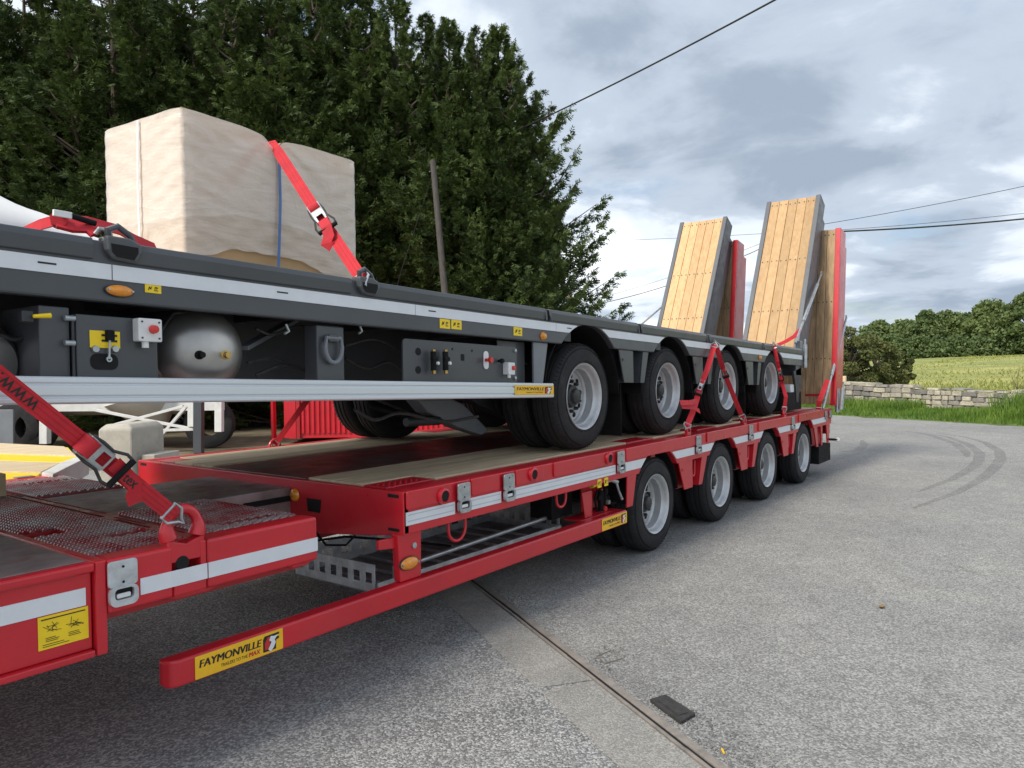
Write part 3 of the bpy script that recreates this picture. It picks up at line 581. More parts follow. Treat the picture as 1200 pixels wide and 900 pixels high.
def cypress_mesh(h, rad, nplume, seed):
    g = np.random.default_rng(seed); V = []; tr = M()
    tr.tube([(0, 0, -.2), (.05, .02, h*.3), (-.03, .05, h*.6), (0, 0, h*.97)], [.17*h/10, .13*h/10, .08*h/10, .01], 8)
    lobes = g.uniform(0, 6.28, 6); lead = [(0, 0, 1, 1)]+[(math.cos(q)*rad*.55, math.sin(q)*rad*.55, g.uniform(.62, .93), g.uniform(.5, .72)) for q in (np.arange(6)*1.047+g.uniform(0, 1)+g.normal(size=6)*.2)]
    for i in range(nplume):
        z0 = (i+.5)/nplume; t = z0**.9; ox, oy, hs_, rs_ = lead[0] if g.uniform() < .42 else lead[1+int(g.uniform(0, 5.99))]
        if rs_ < 1: t = .12+.88*g.uniform()**.8
        a = i*2.39996+g.normal()*.25
        prof = (min(1, (1-t)*1.75))**.95*(.72+.28*min(1, t*5)); lob = 1+.16*math.sin(3*a+lobes[0]+t*5)+.12*math.sin(5*a+lobes[1]-t*9)
        rr = rad*rs_*prof*lob*g.uniform(.62, 1.34)+.08; rise = g.uniform(.35, .95)*rr*(.6+.5*t)+.25
        z1 = t*h*hs_; d = np.array([math.cos(a), math.sin(a), 0]); L = 10
        base = np.array([ox*t**.4, oy*t**.4, max(.1, z1-rise*.7)]); tip = d*rr+np.array([ox, oy, z1+rise*.3]); sid = np.cross(d, (0, 0, 1))
        if i % 3 == 0: tr.tube([base, base*.5+tip*.5-[0, 0, .1], tip*.9+base*.1], [.03, .018, .006], 5)
        ns = int(26+rr*24)
        for k in range(ns):
            q = g.uniform(.30, 1.0)**.8; c = base+(tip-base)*q-np.array([0, 0, .18*math.sin(math.pi*q)*rr*.5])
            spread = .34*(1.12-q)+.05; ang = g.uniform(0, 6.28); outd = d*g.uniform(.3, 1.0)+np.array([0, 0, g.uniform(-.15, .7)])+sid*g.normal()*.75; outd /= np.linalg.norm(outd)
            c = c+sid*math.cos(ang)*spread*rr*.55*g.uniform(.3, 1)+np.array([0, 0, 1])*math.sin(ang)*spread*.6*g.uniform(.3, 1)
            sl = g.uniform(.13, .30)*(.75+.3*(1-t)); nrm = np.cross(outd, g.normal(size=3)); nrm /= np.linalg.norm(nrm); sd_ = np.cross(nrm, outd)
            V.append((c, outd, sd_, nrm, sl))
    n = len(V); C = np.array([v[0] for v in V]); O = np.array([v[1] for v in V]); Sd = np.array([v[2] for v in V]); Nn = np.array([v[3] for v in V]); Ls = np.array([v[4] for v in V])
    leaf = []
    fr = [(0.0, .75, .0), (.22, .5, .75), (.22, .5, -.75), (.45, .42, .7), (.45, .42, -.7), (.68, .34, .55), (.68, .34, -.55)]   # frond: start along, length, side angle
    for st, ln, sa in fr:
        b = C+O*(Ls*st)[:, None]; dr_ = O*math.cos(sa)+Sd*math.sin(sa)+Nn*g.normal(size=(n, 1))*.22-np.array([0, 0, .12]); L = (Ls*ln*g.uniform(.7, 1.25, n))[:, None]; sw = np.cross(dr_, Nn); sw /= np.linalg.norm(sw, axis=1)[:, None]; wq = L*.12+.004
        leaf.append(np.stack([b, b+dr_*L*.45+sw*wq, b+dr_*L, b+dr_*L*.45-sw*wq], 1))
    leaf = np.concatenate(leaf, 1).reshape(-1, 3) if False else np.stack(leaf, 1).reshape(-1, 3)
    return leaf, tr
cyp = []
for h, rad, npl, sdd in((11.5, 2.35, 620, 3), (10.5, 2.2, 560, 5), (9.4, 2.3, 540, 9)):
    leaf, tr = cypress_mesh(h, rad, npl, sdd)
    cyp.append((leaf, tr))
cyp_proto = {}
labs = ['tall dark cypress whose crown runs off behind the wrapped box', 'dense dark green cypress in the tall conifer belt behind the trailers', 'shorter feathery cypress beside the leaning grey pole', 'outermost cypress of the belt with drooping side sprays against open sky']
def cypress(u, dep, var, scl, rot, lab, grp=None):
    p = deep(u, 437, dep); loc = (p[0], p[1], 0); root = thing('cypress_tree', loc, lab, 'tree', 'cypress trees in the belt behind the trailers')
    if var not in cyp_proto:
        leaf, tr = cyp[var]; OFF['_z'] = (0, 0, 0)
        c = raw('crown', leaf, np.arange(len(leaf)).reshape(-1, 4), 'cypress'); t = tr.build('trunk', 'bark', smooth=True); cyp_proto[var] = (c.data, t.data); bpy.data.objects.remove(c); bpy.data.objects.remove(t)
    for nm, me in zip(('crown', 'trunk'), cyp_proto[var]):
        o = bpy.data.objects.new(nm, me); COL.objects.link(o); o.parent = root
    root.scale = scl; root.rotation_euler = (0, 0, rot)
D = 'dark cypress of the rear row glimpsed between the nearer crowns'
for u, dep, var, sx, sz, rot, lab in((-70, 19.5, 0, 1.28, 1.15, .3, 'wide cypress rising behind the humped white sheet'), (40, 20.5, 1, 1.32, 1.25, 1.9, 'tall cypress filling the gap between the white sheet and the wrapped carton'), (140, 19.8, 0, 1.28, 1.12, 3.3, 'tall dark cypress towering over the sunlit end of the wrapped carton'), (235, 20.6, 1, 1.34, 1.2, 4.4, 'tall cypress rising behind the near top edge of the wrapped carton'), (325, 19.8, 0, 1.18, 1.08, 5.1, 'dense cypress directly behind the strap over the wrapped carton'),
        (400, 20.8, 2, 1.28, 1.4, .9, 'pointed tall cypress rising past the far corner of the wrapped box'), (470, 20.2, 1, 1.12, 1.10, 2.6, 'shorter feathery cypress directly behind the leaning grey pole'),
        (532, 20.6, 2, 1.06, 1.16, 4.0, 'slim cypress between the leaning grey pole and the last tree of the belt'), (590, 20.3, 2, 1.08, 1.13, 1.2, 'last cypress of the belt, its drooping sprays against open sky'),
        (602, 21.0, 2, .70, .95, 2.2, 'lowest small cypress at the open end of the belt'),
        (565, 19.7, 1, .84, .98, 5.6, 'dense middle-height cypress standing before the last trees of the belt'), (505, 21.6, 0, 1.0, 1.0, 3.1, D), (436, 21.7, 0, 1.05, 1.06, 4.7, D), (362, 21.5, 1, 1.2, 1.18, 2.2, D), (282, 21.5, 0, 1.2, 1.1, .5, D), (188, 21.6, 1, 1.3, 1.2, 5.9, D), (90, 21.5, 0, 1.25, 1.15, 1.1, D), (-15, 21.5, 1, 1.3, 1.2, 3.9, D), (560, 23.0, 1, 1.0, 1.05, 2.9, D),
        (-10, 23.5, 1, 1.25, 1.3, .8, D), (95, 23.8, 0, 1.2, 1.2, 2.8, D), (190, 23.5, 2, 1.3, 1.45, 5.5, D), (290, 23.6, 0, 1.2, 1.15, 1.5, D), (372, 24, 1, 1.1, 1.15, 3.7, D), (450, 24, 2, 1.1, 1.15, .2, D), (520, 24, 1, .95, .92, 5.0, D)):
    cypress(u, dep, var, (sx, sx, sz), rot, lab)

# ---------------------------------------------------------------- poles and overhead cables
a = deep(507, 188, 17.2); b = deep(520, 340, 17.0); b2 = b+(b-a)*((0-b[2])/(b[2]-a[2])*-1*-1) if False else a+(b-a)*(a[2]/(a[2]-b[2])); 
pole = thing('utility_pole', (b2[0], b2[1], 0), 'leaning weathered grey timber pole in front of the cypress belt', 'pole')
M().tube([b2, a*.5+b2*.5+[.03, 0, 0], a], [.09, .078, .066], 14).build('shaft', 'pole_wood', pole, smooth=True)
M().cyl(a+[-.12, .0, -.28], a+[.1, 0, -.22], .012, 8).build('bolt', 'zinc', pole)
M().tube([a-[0, 0, .3], deep(470, 318, 17.3), deep(430, 470, 17.6)], .006, 6).build('stay_wire', 'cable', pole)
a = deep(668, 345, 30); tag(M().tube([(a[0], a[1], 0), a], [.11, .09], 12).build('distant_pole', 'wood_pale', smooth=True), 'thin distant pole showing over the grey trailer beside the belt of cypresses', 'pole')
def cable(p0, p1, sag, r, lab, n=14):
    p0 = np.array(p0); p1 = np.array(p1); pts = [p0+(p1-p0)*k/n-np.array([0, 0, sag*4*(k/n)*(1-k/n)]) for k in range(n+1)]
    tag(M().tube(pts, r, 6).build('overhead_cable', 'cable', smooth=True), lab, 'cable', 'overhead cables')
cable(deep(560, 173, 20.5), deep(1010, -56, 11.5), .12, .017, 'thick black overhead cable climbing steeply from the cypress tops')
cable(deep(925, 273, 26), deep(1320, 243, 24), .15, .028, 'thick dark cable passing just above the red ramps')
cable(deep(925, 269, 26), deep(1320, 191, 24), .12, .010, 'thin upper cable fanning out above the thick one over the red ramps')
cable(deep(925, 273, 26.3), deep(1320, 235, 24.5), .12, .008, 'faint thin cable running just over the thick dark one')
cable(deep(560, 285, 40), deep(925, 272, 26), .1, .007, 'faint thin level cable between the cypresses and the wooden ramps')
cable(deep(668, 362, 30), deep(925, 275, 26), .36, .013, 'sagging dark cable running from the distant pole behind the ramps')
cable(deep(668, 357, 30), deep(925, 271, 26), .22, .006, 'thin sagging cable above the one from the distant pole')
# ---------------------------------------------------------------- wheels
RT = .375
def wheel_meshes():
    tyre = M(); wt = .225                                           # outboard face towards -y, tyre from y=0 to wt
    prof = [(.222, .012), (.232, .004), (.262, .000), (.300, .002), (.330, .008), (.350, .016), (.364, .028), (.371, .042)]
    for g in(.066, .112, .158):                                     # circumferential grooves
        prof += [(RT, g-.008), (RT-.010, g-.004), (RT-.010, g+.004), (RT, g+.008)]
    prof += [(.371, wt-.042), (.364, wt-.028), (.350, wt-.016), (.330, wt-.008), (.262, wt), (.232, wt-.004), (.222, wt-.012)]
    tyre.lathe(prof, (0, 0, 0), 'y', 64)
    for k in range(72):                                             # shoulder ribs
        a = 2*math.pi*k/72; ca, sa = math.cos(a), math.sin(a); ta = np.array([-sa, 0, ca])*.004; p0 = np.array([.352*ca, .0135, .352*sa]); p1 = np.array([.366*ca, .028, .366*sa]); o_ = np.array([ca*.0015, -.0035, sa*.0015])
        tyre.add([p0-ta, p0+ta, p1+ta, p1-ta, p0-ta*.6+o_, p0+ta*.6+o_, p1+ta*.6+o_, p1-ta*.6+o_], [(4, 5, 6, 7), (0, 1, 5, 4), (1, 2, 6, 5), (2, 3, 7, 6), (3, 0, 4, 7)])
    for rr, d in((.336, .0062), (.246, .0015)): tyre.lathe([(rr-.003, d+.003), (rr, d-.0035), (rr+.003, d+.003)], (0, 0, 0), 'y', 64)   # moulded ribs
    rim = M(); rim.lathe([(.236, .006), (.232, -.003), (.223, .002), (.212, .020), (.209, .036), (.198, .046), (.194, .050), (.192, .105), (.184, .112), (.178, .128), (.160, .134), (.120, .126), (.085, .122), (.085, .168), (.190, .178), (.200, .060), (.216, .040), (.226, .012)], (0, 0, 0), 'y', 56)
    hub = M(); hub.lathe([(.0005, .055), (.040, .055), (.050, .062), (.056, .085), (.074, .092), (.080, .118), (.080, .160), (.0005, .160)], (0, 0, 0), 'y', 28, closed=False)
    nuts = M()
    for k in range(10):
        a = 2*math.pi*k/10; nuts.tube([(.106*math.cos(a), .130, .106*math.sin(a)), (.106*math.cos(a), .100, .106*math.sin(a)), (.106*math.cos(a), .092, .106*math.sin(a))], [.014, .013, .008], 6)
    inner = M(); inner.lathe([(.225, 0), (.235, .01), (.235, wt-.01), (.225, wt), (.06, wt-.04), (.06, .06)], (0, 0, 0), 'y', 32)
    vent = M()
    for k in range(10):
        a = 2*math.pi*(k+.5)/10; vent.lathe([(.0005, -.0), (.019, -.0), (.019, .006)], (.148*math.cos(a), .1275, .148*math.sin(a)), 'y', 10, closed=False)
    return tyre, rim, hub, nuts, inner, vent
_w = wheel_meshes(); _tmp = {}
def wheel_proto():
    if _tmp: return _tmp
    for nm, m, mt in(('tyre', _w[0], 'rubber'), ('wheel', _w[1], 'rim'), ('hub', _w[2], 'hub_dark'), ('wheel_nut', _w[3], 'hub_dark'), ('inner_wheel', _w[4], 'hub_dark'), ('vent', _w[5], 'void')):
        o = m.build(nm, mt, smooth=True); _tmp[nm] = o.data; bpy.data.objects.remove(o)
    return _tmp
def add_wheel(parent, x, y, z, flip=False, outer=True):
    p = wheel_proto(); o0 = OFF[parent.name]
    w_ = bpy.data.objects.new('wheel', p['wheel'] if outer else p['inner_wheel']); COL.objects.link(w_); w_.parent = parent; w_.location = (x-o0[0], y-o0[1], z-o0[2])
    w_.rotation_euler = (random.uniform(0, 6.28) if False else 0, 0, math.pi if flip else 0)
    for nm in(('tyre', 'hub', 'wheel_nut', 'vent') if outer else ('tyre',)):
        c = bpy.data.objects.new(nm, p[nm]); COL.objects.link(c); c.parent = w_
        if nm in('wheel_nut', 'vent'): c['kind'] = 'stuff'
        c.rotation_euler = (0, random.uniform(0, 1), 0) if nm != 'hub' else (0, 0, 0)
def axle_set(parent, xs, y0, wid, z):
    for x in xs:
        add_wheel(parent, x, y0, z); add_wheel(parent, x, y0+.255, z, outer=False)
        add_wheel(parent, x, y0+wid, z, True); add_wheel(parent, x, y0+wid-.255, z, True, outer=False)

def rounded_bar(x0, x1, z0, z1, y0, y1): return rrect(x0, x1, z0, z1, min(.012, (z1-z0)*.3))
def pocket(parent, x, z0, z1, y, xf=None, w_=.10, mt='zinc'):        # galvanised stake pocket: plate above, cup below
    h = z1-z0; a = M(xf).prism(rrect(x, x+w_, z0+h*.42, z1, .012), 'y', y-.012, y-.002); o = a.build('stake_pocket', mt, parent, bevel=.002)
    b = M(xf); out = rrect(x+.002, x+w_-.002, z0, z0+h*.44, .022); inn = rrect(x+.017, x+w_-.017, z0+.022, z0+h*.44-.008, .012); n = len(out)
    ring = [(p[0], y-.020, p[1]) for p in out]+[(p[0], y-.020, p[1]) for p in inn]+[(p[0], y-.001, p[1]) for p in out]+[(p[0], y-.006, p[1]) for p in inn]
    fs = [(i, (i+1) % n, n+(i+1) % n, n+i) for i in range(n)]+[(i, 2*n+i, 2*n+(i+1) % n, (i+1) % n) for i in range(n)]+[(n+i, n+(i+1) % n, 3*n+(i+1) % n, 3*n+i) for i in range(n)]
    b.add(ring, fs); b.build('cup', mt, o, smooth=True)
    M(xf).prism(inn, 'y', y-.0055, y-.003).build('recess', 'void', o)
    M(xf).prism(rrect(x+.026, x+w_-.026, z0+h*.17, z0+h*.27, .004), 'y', y-.014, y-.006).build('pin', 'white_plastic', o, bevel=.001)
    c = M(xf)
    for zc in(z0+h*.52, z0+h*.86): c.cyl((x+w_*.5, y-.0135, zc), (x+w_*.5, y-.011, zc), .0045, 10)
    c.build('bolt_hole', 'void', o)
def loop(parent, x, z, y, w_, h, r=.010, mt='red', xf=None, name='lashing_loop'):   # U-shaped hanging loop
    p = [(x, y, z)]+[(x+w_/2-w_/2*math.cos(a), y, z-h+w_/2-w_/2*math.sin(a)) for a in np.linspace(0, math.pi, 9)]+[(x+w_, y, z)]
    return M(xf).tube(p, r, 10).build(name, mt, parent, smooth=True)
def logo(parent, x0, x1, z0, z1, y, xf=None, zx=None):               # yellow maker's plate; z rises with zx*x
    def T(q): q = np.array(q, float); return xf(q) if xf else q
    s = M(xf).prism(rrect(x0, x1, z0, z1, .003), 'y', y-.0025, y-.0005).build('maker_plate', 'orange_yellow', parent)
    W, H = x1-x0, z1-z0; yy = y-.0032
    text('FAYMONVILLE', 'lettering', 'ink', (x0+.045*W, yy, z0+.46*H), (1, 0, 0), (0, 0, 1), .34*H, s, bold=.0, shear=.15, width=.69*W, xf=xf, heavy=.028)
    text('TRAILERS TO THE', 'lettering', 'ink', (x0+.27*W, yy, z0+.17*H), (1, 0, 0), (0, 0, 1), .15*H, s, bold=.005, width=.30*W, xf=xf)
    text('MAX', 'lettering', 'ink_red', (x0+.585*W, yy, z0+.16*H), (1, 0, 0), (0, 0, 1), .20*H, s, shear=.2, width=.135*W, xf=xf, heavy=.03)
    ex, ez, es = x0+.755*W, z0+.12*H, .76*H; ew = .20*W
    def E(pts): return [(ex+a*ew, ez+b*es) for a, b in pts]
    M(xf).prism(E([(.0, 0), (.78, 0), (.80, .55), (.98, .62), (.98, .74), (.62, .78), (.62, .84), (.99, .88), (.99, 1), (0.1, .98), (0, .8)]), 'y', yy, yy+.0006).build('emblem_field', 'ink', s)
    M(xf).prism(E([(.10, .12), (.48, .12), (.40, .5), (.5, .82), (.3, .9), (.10, .55)]), 'y', yy-.0006, yy-.0001).build('emblem_red', 'ink_red', s)
    M(xf).prism(E([(.45, -.06), (.62, .12), (.76, .42), (.70, .62), (.9, .86), (.66, .84), (.46, .90), (.36, .66), (.50, .52), (.40, .3), (.30, .10)]), 'y', yy-.0012, yy-.0007).build('emblem_figure', 'tape', s)
def label_sticker(parent, x0, x1, z0, z1, y, seed, xf=None, big=False):
    g = random.Random(seed); s = M(xf).prism([(x0, z0), (x1, z0), (x1, z1), (x0, z1)], 'y', y-.0022, y-.0004).build('warning_label', 'yellow', parent); W, H = x1-x0, z1-z0; m = M(xf); yy = y-.0028
    def ln(a, b, c, d, t): m.beam((x0+a*W, yy, z0+b*H), (x0+c*W, yy, z0+d*H), t*H, .0006, (0, 1, 0)) if False else m.ribbon([(x0+a*W, yy, z0+b*H), (x0+c*W, yy, z0+d*H)], np.cross((c-a, 0, d-b), (0, 1, 0)), t*H, .0005)
    if big:
        ln(.06, .90, .94, .90, .035)
        for cx in(.27, .72):
            for k in range(9):
                a = g.uniform(0, 3.1); r = g.uniform(.05, .16); ox, oz = g.uniform(-.08, .08), g.uniform(-.09, .09); ln(cx+ox-r*math.cos(a), .60+oz-r*math.sin(a)*.9, cx+ox+r*math.cos(a), .60+oz+r*math.sin(a)*.9, .014)
            for k in range(3): ln(cx-.13, .33-.05*k, cx+g.uniform(.05, .14), .33-.05*k, .018)
        for k in range(2): ln(.08, .14-.06*k, .5+.1*k, .14-.06*k, .018)
    else:
        ln(.2, .3, .28, .7, .1); ln(.28, .7, .34, .4, .1); ln(.34, .4, .42, .75, .08); ln(.55, .3, .8, .3, .09); ln(.55, .5, .72, .5, .09); ln(.6, .68, .8, .62, .12)
    m.build('pictogram', 'ink', s)
def oval_light(parent, cx, cz, rx, rz, y, xf=None):
    b = M(xf).prism([(cx+rx*math.cos(a), cz+rz*math.sin(a)) for a in np.linspace(0, 2*math.pi, 28, endpoint=False)], 'y', y-.010, y-.001).build('marker_light', 'dark_paint', parent, bevel=.002)
    v = []; n = 24; rings = [(.90, .011), (.80, .018), (.5, .024), (.05, .027)]
    for k, d in rings: v += [(cx+rx*k*math.cos(2*math.pi*i/n), y-d, cz+rz*k*math.sin(2*math.pi*i/n)) for i in range(n)]
    fs = [(j*n+i, j*n+(i+1) % n, (j+1)*n+(i+1) % n, (j+1)*n+i) for j in range(3) for i in range(n)]+[tuple(3*n+i for i in range(n))]
    M(xf).add(v, fs).build('lens', 'amber', b, smooth=True)
    s = M(xf)
    for q in(-.78, .78): s.cyl((cx+rx*q, y-.022, cz), (cx+rx*q, y-.012, cz), rz*.16, 8)
    s.build('screw', 'zinc', b)

# ================================================================ red trailer
XF_, XR = -2.80, 5.30; RW = 2.54; RAX = [0, 1.36, 2.72, 4.08]
red = thing('low_loader_trailer', (0, RW/2, 0), 'red low loader trailer standing on the tarmac, carrying the grey trailer', 'trailer')
axle_set(red, RAX, .03, RW-.06, RT)
def arch_low(cx_list, cz, r, z0):
    def f(x):
        b = z0(x) if callable(z0) else z0
        for c in cx_list:
            if abs(x-c) < r: b = max(b, (cz(c) if callable(cz) else cz)+math.sqrt(r*r-(x-c)**2))
        return b
    return f
ra = arch_low(RAX, RT, .44, .655)
for y0, y1 in((0, .05), (RW-.05, RW)):
    M().band(XF_, XR, ra, .864, y0, y1, .02).build('side_rave', 'red', red, bevel=.006)
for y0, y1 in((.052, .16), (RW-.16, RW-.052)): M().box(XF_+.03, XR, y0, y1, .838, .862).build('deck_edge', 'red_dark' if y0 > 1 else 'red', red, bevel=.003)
# upper lip that steps out between the pockets (seen as a raised strip above the tape)
for a, b in((-2.79, -2.52), (-2.30, -2.055), (-1.90, -1.62), (-1.50, -.86), (-.56, .70), (.95, 2.10), (2.32, 3.6), (3.75, 4.9)):
    M().prism(rrect(a, b, .775, .866, .012), 'y', -.012, -.0005).build('rave_lip', 'red', red, bevel=.005)
# recessed lashing rings in the lip
for u, v in((517, 581), (622, 555), (711, 537)):
    p = at(u, v, 'y', 0); cx, cz = p[0], min(p[2], .822)
    o = M().lathe([(.040, -.014), (.030, -.018), (.027, -.010), (.027, .0), (.042, .0)], (cx, -.0135, cz), 'y', 24).build('lashing_ring', 'red', red, smooth=True)
    M().lathe([(.0005, 0), (.027, 0), (.027, .004), (.0005, .004)], (cx, -.0275, cz), 'y', 20, closed=False).build('hole', 'void', o)
# reflective tape pieces between the pockets
xs_p = []
for u0, v0 in((533, 570), (587, 557), (721, 529)): xs_p.append(at(u0, v0, 'y', 0)[0])
for u0, v0 in((813.5, 511), (876, 497.5), (926, 489)): xs_p.append(at(u0, v0, 'y', 0)[0])
for x in xs_p: pocket(red, x, .700, .855, -.012)
segs = [XF_+.012]+sum([[x-.006, x+.106] for x in xs_p], [])+[5.0]; tb = arch_low(RAX, RT, .45, .698)
for i in range(0, len(segs), 2):
    o = M().bands('reflective_tape', 'tape', red, segs[i], segs[i+1], tb, .762, -.0045, -.0004, .02)[0]
    if i < 6:
        for zz_ in(.715, .745): M().band(segs[i]+.01, segs[i+1]-.01, lambda x, q=zz_: max(q, tb(x)), zz_+.006, -.0052, -.0046, .02).build('tape_line', 'tape_line', o)
# front face of the deck, deeper towards the middle
fp_ = [(.0, .655), (.25, .625), (.63, .588), (1.27, .56), (1.91, .588), (2.29, .625), (RW, .655), (RW, .862), (0, .862)]
M().prism(fp_, 'x', XF_-.002, XF_+.035).build('front_panel', 'red', red, bevel=.004)
for y in(.03, RW-.11): M().box(XF_-.0045, XF_-.0025, y, y+.075, .832, .848).build('drain_slot', 'void', red); M().box(XF_-.0045, XF_-.0025, y, y+.075, .668, .682).build('drain_slot', 'void', red)
M().prism([(y, z) for y, z in((.62, .70), (.72, .70), (.73, .77), (.61, .77))], 'x', XF_-.005, XF_-.0025).build('cable_port', 'void', red)
o = M().cyl((XF_-.004, 1.02, .79), (XF_-.012, 1.02, .79), .008, 10).build('stud', 'brass', red)
# main frame under the deck
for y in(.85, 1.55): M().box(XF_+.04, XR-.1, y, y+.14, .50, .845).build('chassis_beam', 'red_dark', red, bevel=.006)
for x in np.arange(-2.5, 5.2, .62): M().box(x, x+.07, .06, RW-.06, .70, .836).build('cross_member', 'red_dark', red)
for x in RAX:
    M().cyl((x, .3, RT), (x, RW-.3, RT), .06, 14).build('axle', 'dark_paint', red, smooth=True)
    for y in(.72, 1.72): M().beam((x-.5, y+.05, .55), (x+.12, y+.05, .33), .1, .07).build('suspension_arm', 'dark_paint', red, bevel=.01)
# deck: centre steel plate, timber boards, red cover plates over the wheels
M().box(XF_+.04, XR-.1, .79, 1.71, .846, .866).build('centre_plate', 'plate_dark', red, bevel=.003)
def boards(y0, y1, x0, x1, n, z=.872, mt='wood_old'):
    wdt = (y1-y0)/n
    for k in range(n):
        cuts = [x0, x1] if x1-x0 < 3 else [x0, x0+(x1-x0)*random.uniform(.4, .6), x1]
        for a, b in zip(cuts[:-1], cuts[1:]): M().box(a+random.uniform(.002, .012), b-.003, y0+k*wdt+.002, y0+(k+1)*wdt-.002, .838, z+random.uniform(-.002, .002)).build('deck_board', mt, red, bevel=.003)
boards(.335, .785, -2.755, 5.1, 2); boards(.165, .335, -2.40, -.22, 1)
boards(1.715, 2.165, -2.755, 5.1, 2); boards(2.165, 2.375, -2.60, -.22, 1)
for k in range(3):
    boards(.165, .335, .24+1.36*k, .92+1.36*k, 1); boards(2.165, 2.375, .24+1.36*k, .92+1.36*k, 1)
for yy0, yy1 in((.165, .333), (2.167, 2.375)):
    M().box(-2.755, -2.41, yy0, yy1, .838, .866).build('cover_plate', 'red', red, bevel=.003)
    for k in range(4): M().box(-.215+1.36*k, .235+1.36*k if k < 3 else 5.1, yy0, yy1, .838, .869).build('cover_plate', 'red', red, bevel=.003)
mm = M()
for x in np.arange(-2.72, -2.45, .04):
    for y in np.arange(.185, .325, .04): mm.lathe([(.009, 0), (.006, .003), (.0005, .004)], (x, y, .8665), 'z', 6, closed=False)
o = mm.build('grip_stud', 'red', red); o['kind'] = 'stuff'
# wheel-arch liners and the flared brackets between the wheels
for side in(0, 1):
    for c in RAX:
        P = arc(c, RT, .442, R(8), R(172), 22); Q = arc(c, RT, .448, R(172), R(8), 22); a, b = (.045, .56) if side == 0 else (RW-.56, RW-.045)
        M().prism(P+Q, 'y', a, b).build('mudguard', 'black_plastic', red)
def bracket(parent, xa, xb, xc, xd, zt, zb, y, mt, dk, xf=None, lp=True):   # trapezoid: top xa..xb, bottom xc..xd
    t = .30; f = lambda u0, u1: [(xa+(xb-xa)*u0, zt), (xa+(xb-xa)*u1, zt), (xc+(xd-xc)*u1, zb), (xc+(xd-xc)*u0, zb)]
    o = M(xf).prism(f(.02, .98), 'y', y+.075, y+.09).build('fender_bracket', dk, parent)
    M(xf).prism(f(0, .46), 'y', y, y+.012).build('flange', mt, o, bevel=.003); M(xf).prism(f(.80, 1), 'y', y, y+.012).build('flange', mt, o, bevel=.003)
    for u in(.45, .79):
        q = f(u, u+.012); M(xf).prism(q, 'y', y+.013, y+.074).build('web', mt, o)
    if lp:
        xm = (xa+xb)/2; p = [(xm+.02, y+.03, zt-.03)]+[(xm+.055-.03*math.cos(a), y+.03, zt-.13-.03*math.sin(a)) for a in np.linspace(.0, math.pi, 7)]+[(xm+.09, y+.03, zt-.03)]
        M(xf).tube(p, .009, 8).build('lashing_loop', mt, o, smooth=True)
    M(xf).cyl((xa+(xb-xa)*.12, y-.004, zt-(zt-zb)*.3), (xa+(xb-xa)*.12, y+.001, zt-(zt-zb)*.3), .012, 10).build('bolt', dk, o)
for c in RAX[:3]: bracket(red, c+.37, c+.985, c+.485, c+.86, .665, .42, .004, 'red', 'red_dark')
M().prism([(-.52, .66), (-.375, .66), (-.44, .43), (-.53, .43)], 'y', .004, .016).build('fender_bracket', 'red', red, bevel=.003)
M().prism([(-.84, .66), (-.53, .66), (-.53, .43), (-.84, .43)], 'y', .20, .212).build('valve_backplate', 'red', red, bevel=.003)
M().prism([(4.45, .66), (5.22, .66), (5.2, .40), (4.58, .40)], 'y', .09, .10).build('rear_bracket', 'red_dark', red)
for a, b, c, d in((4.45, 4.60, 4.58, 4.66), (4.78, 4.86, 4.80, 4.86), (5.05, 5.22, 5.12, 5.2)): M().prism([(a, .67), (b, .67), (d, .40), (c, .40)], 'y', .004, .02).build('rear_rib', 'red', red, bevel=.003)
M().box(4.66, 5.24, .0, .55, .17, .40).build('mud_flap', 'black_plastic', red, bevel=.006); M().box(4.66, 5.24, RW-.55, RW, .17, .40).build('mud_flap', 'black_plastic', red, bevel=.006)
p = at(976, 515, 'x', 5.2); M().cyl((5.2, .02, p[2]), (5.2, p[1]-.06, p[2]), .016, 10).build('marker_stalk', 'black_plastic', red); M().lathe([(.0005, -.012), (.022, -.012), (.03, 0), (.022, .012), (.0005, .012)], (5.2, p[1]-.06, p[2]), 'x', 16, closed=False).build('rear_marker', 'white_plastic', red, smooth=True)
M().box(XR-.1, XR, .02, RW-.02, .52, .862).build('rear_beam', 'red', red, bevel=.006)
for xx in(4.93, 5.16): pocket(red, xx, .73, .84, -.004, None, .09)
# side guard beam with its post, marker light and maker's plates
mm = M(); x0, x1, z0, z1 = -3.98, -.54, .318, .418
for i, (xx, yo, yi) in enumerate(((x0, .045, .075), (x0+.012, .012, .075), (x0+.035, .0, .075), (x1, .0, .075))): mm.v += [(xx, yo, z0+.004 if i == 0 else z0), (xx, yo, z1-.004 if i == 0 else z1), (xx, yi, z0), (xx, yi, z1)]
for i in range(3):
    a = 4*i; c = a+4; mm.f += [(a, c, c+1, a+1), (a+2, a+3, c+3, c+2), (a, a+2, c+2, c), (a+1, c+1, c+3, a+3)]
mm.f += [(0, 1, 3, 2), (12, 14, 15, 13)]
mm.build('side_guard', 'red', red, bevel=.010, segs=3)
po = M().prism([(-2.80, .42), (-2.655, .42), (-2.65, .655), (-2.815, .655)], 'y', .03, .075).build('guard_post', 'red', red, bevel=.005)
M().prism([(-2.92, .60), (-2.80, .585), (-2.80, .64), (-2.92, .645)], 'y', .05, .07).build('hook_tab', 'red', po, bevel=.004)
M().cyl((-2.705, .022, .585), (-2.705, .031, .585), .016, 6).build('bolt_head', 'zinc', po)
oval_light(red, -2.745, .505, .068, .034, .03)
M().box(-1.05, -.54, .075, .22, .405, .417).build('guard_bracket', 'red', red, bevel=.003); M().prism([(-.98, .42), (-.90, .42), (-.90, .60), (-1.02, .60)], 'y', .085, .097).build('guard_post', 'red', red, bevel=.003)
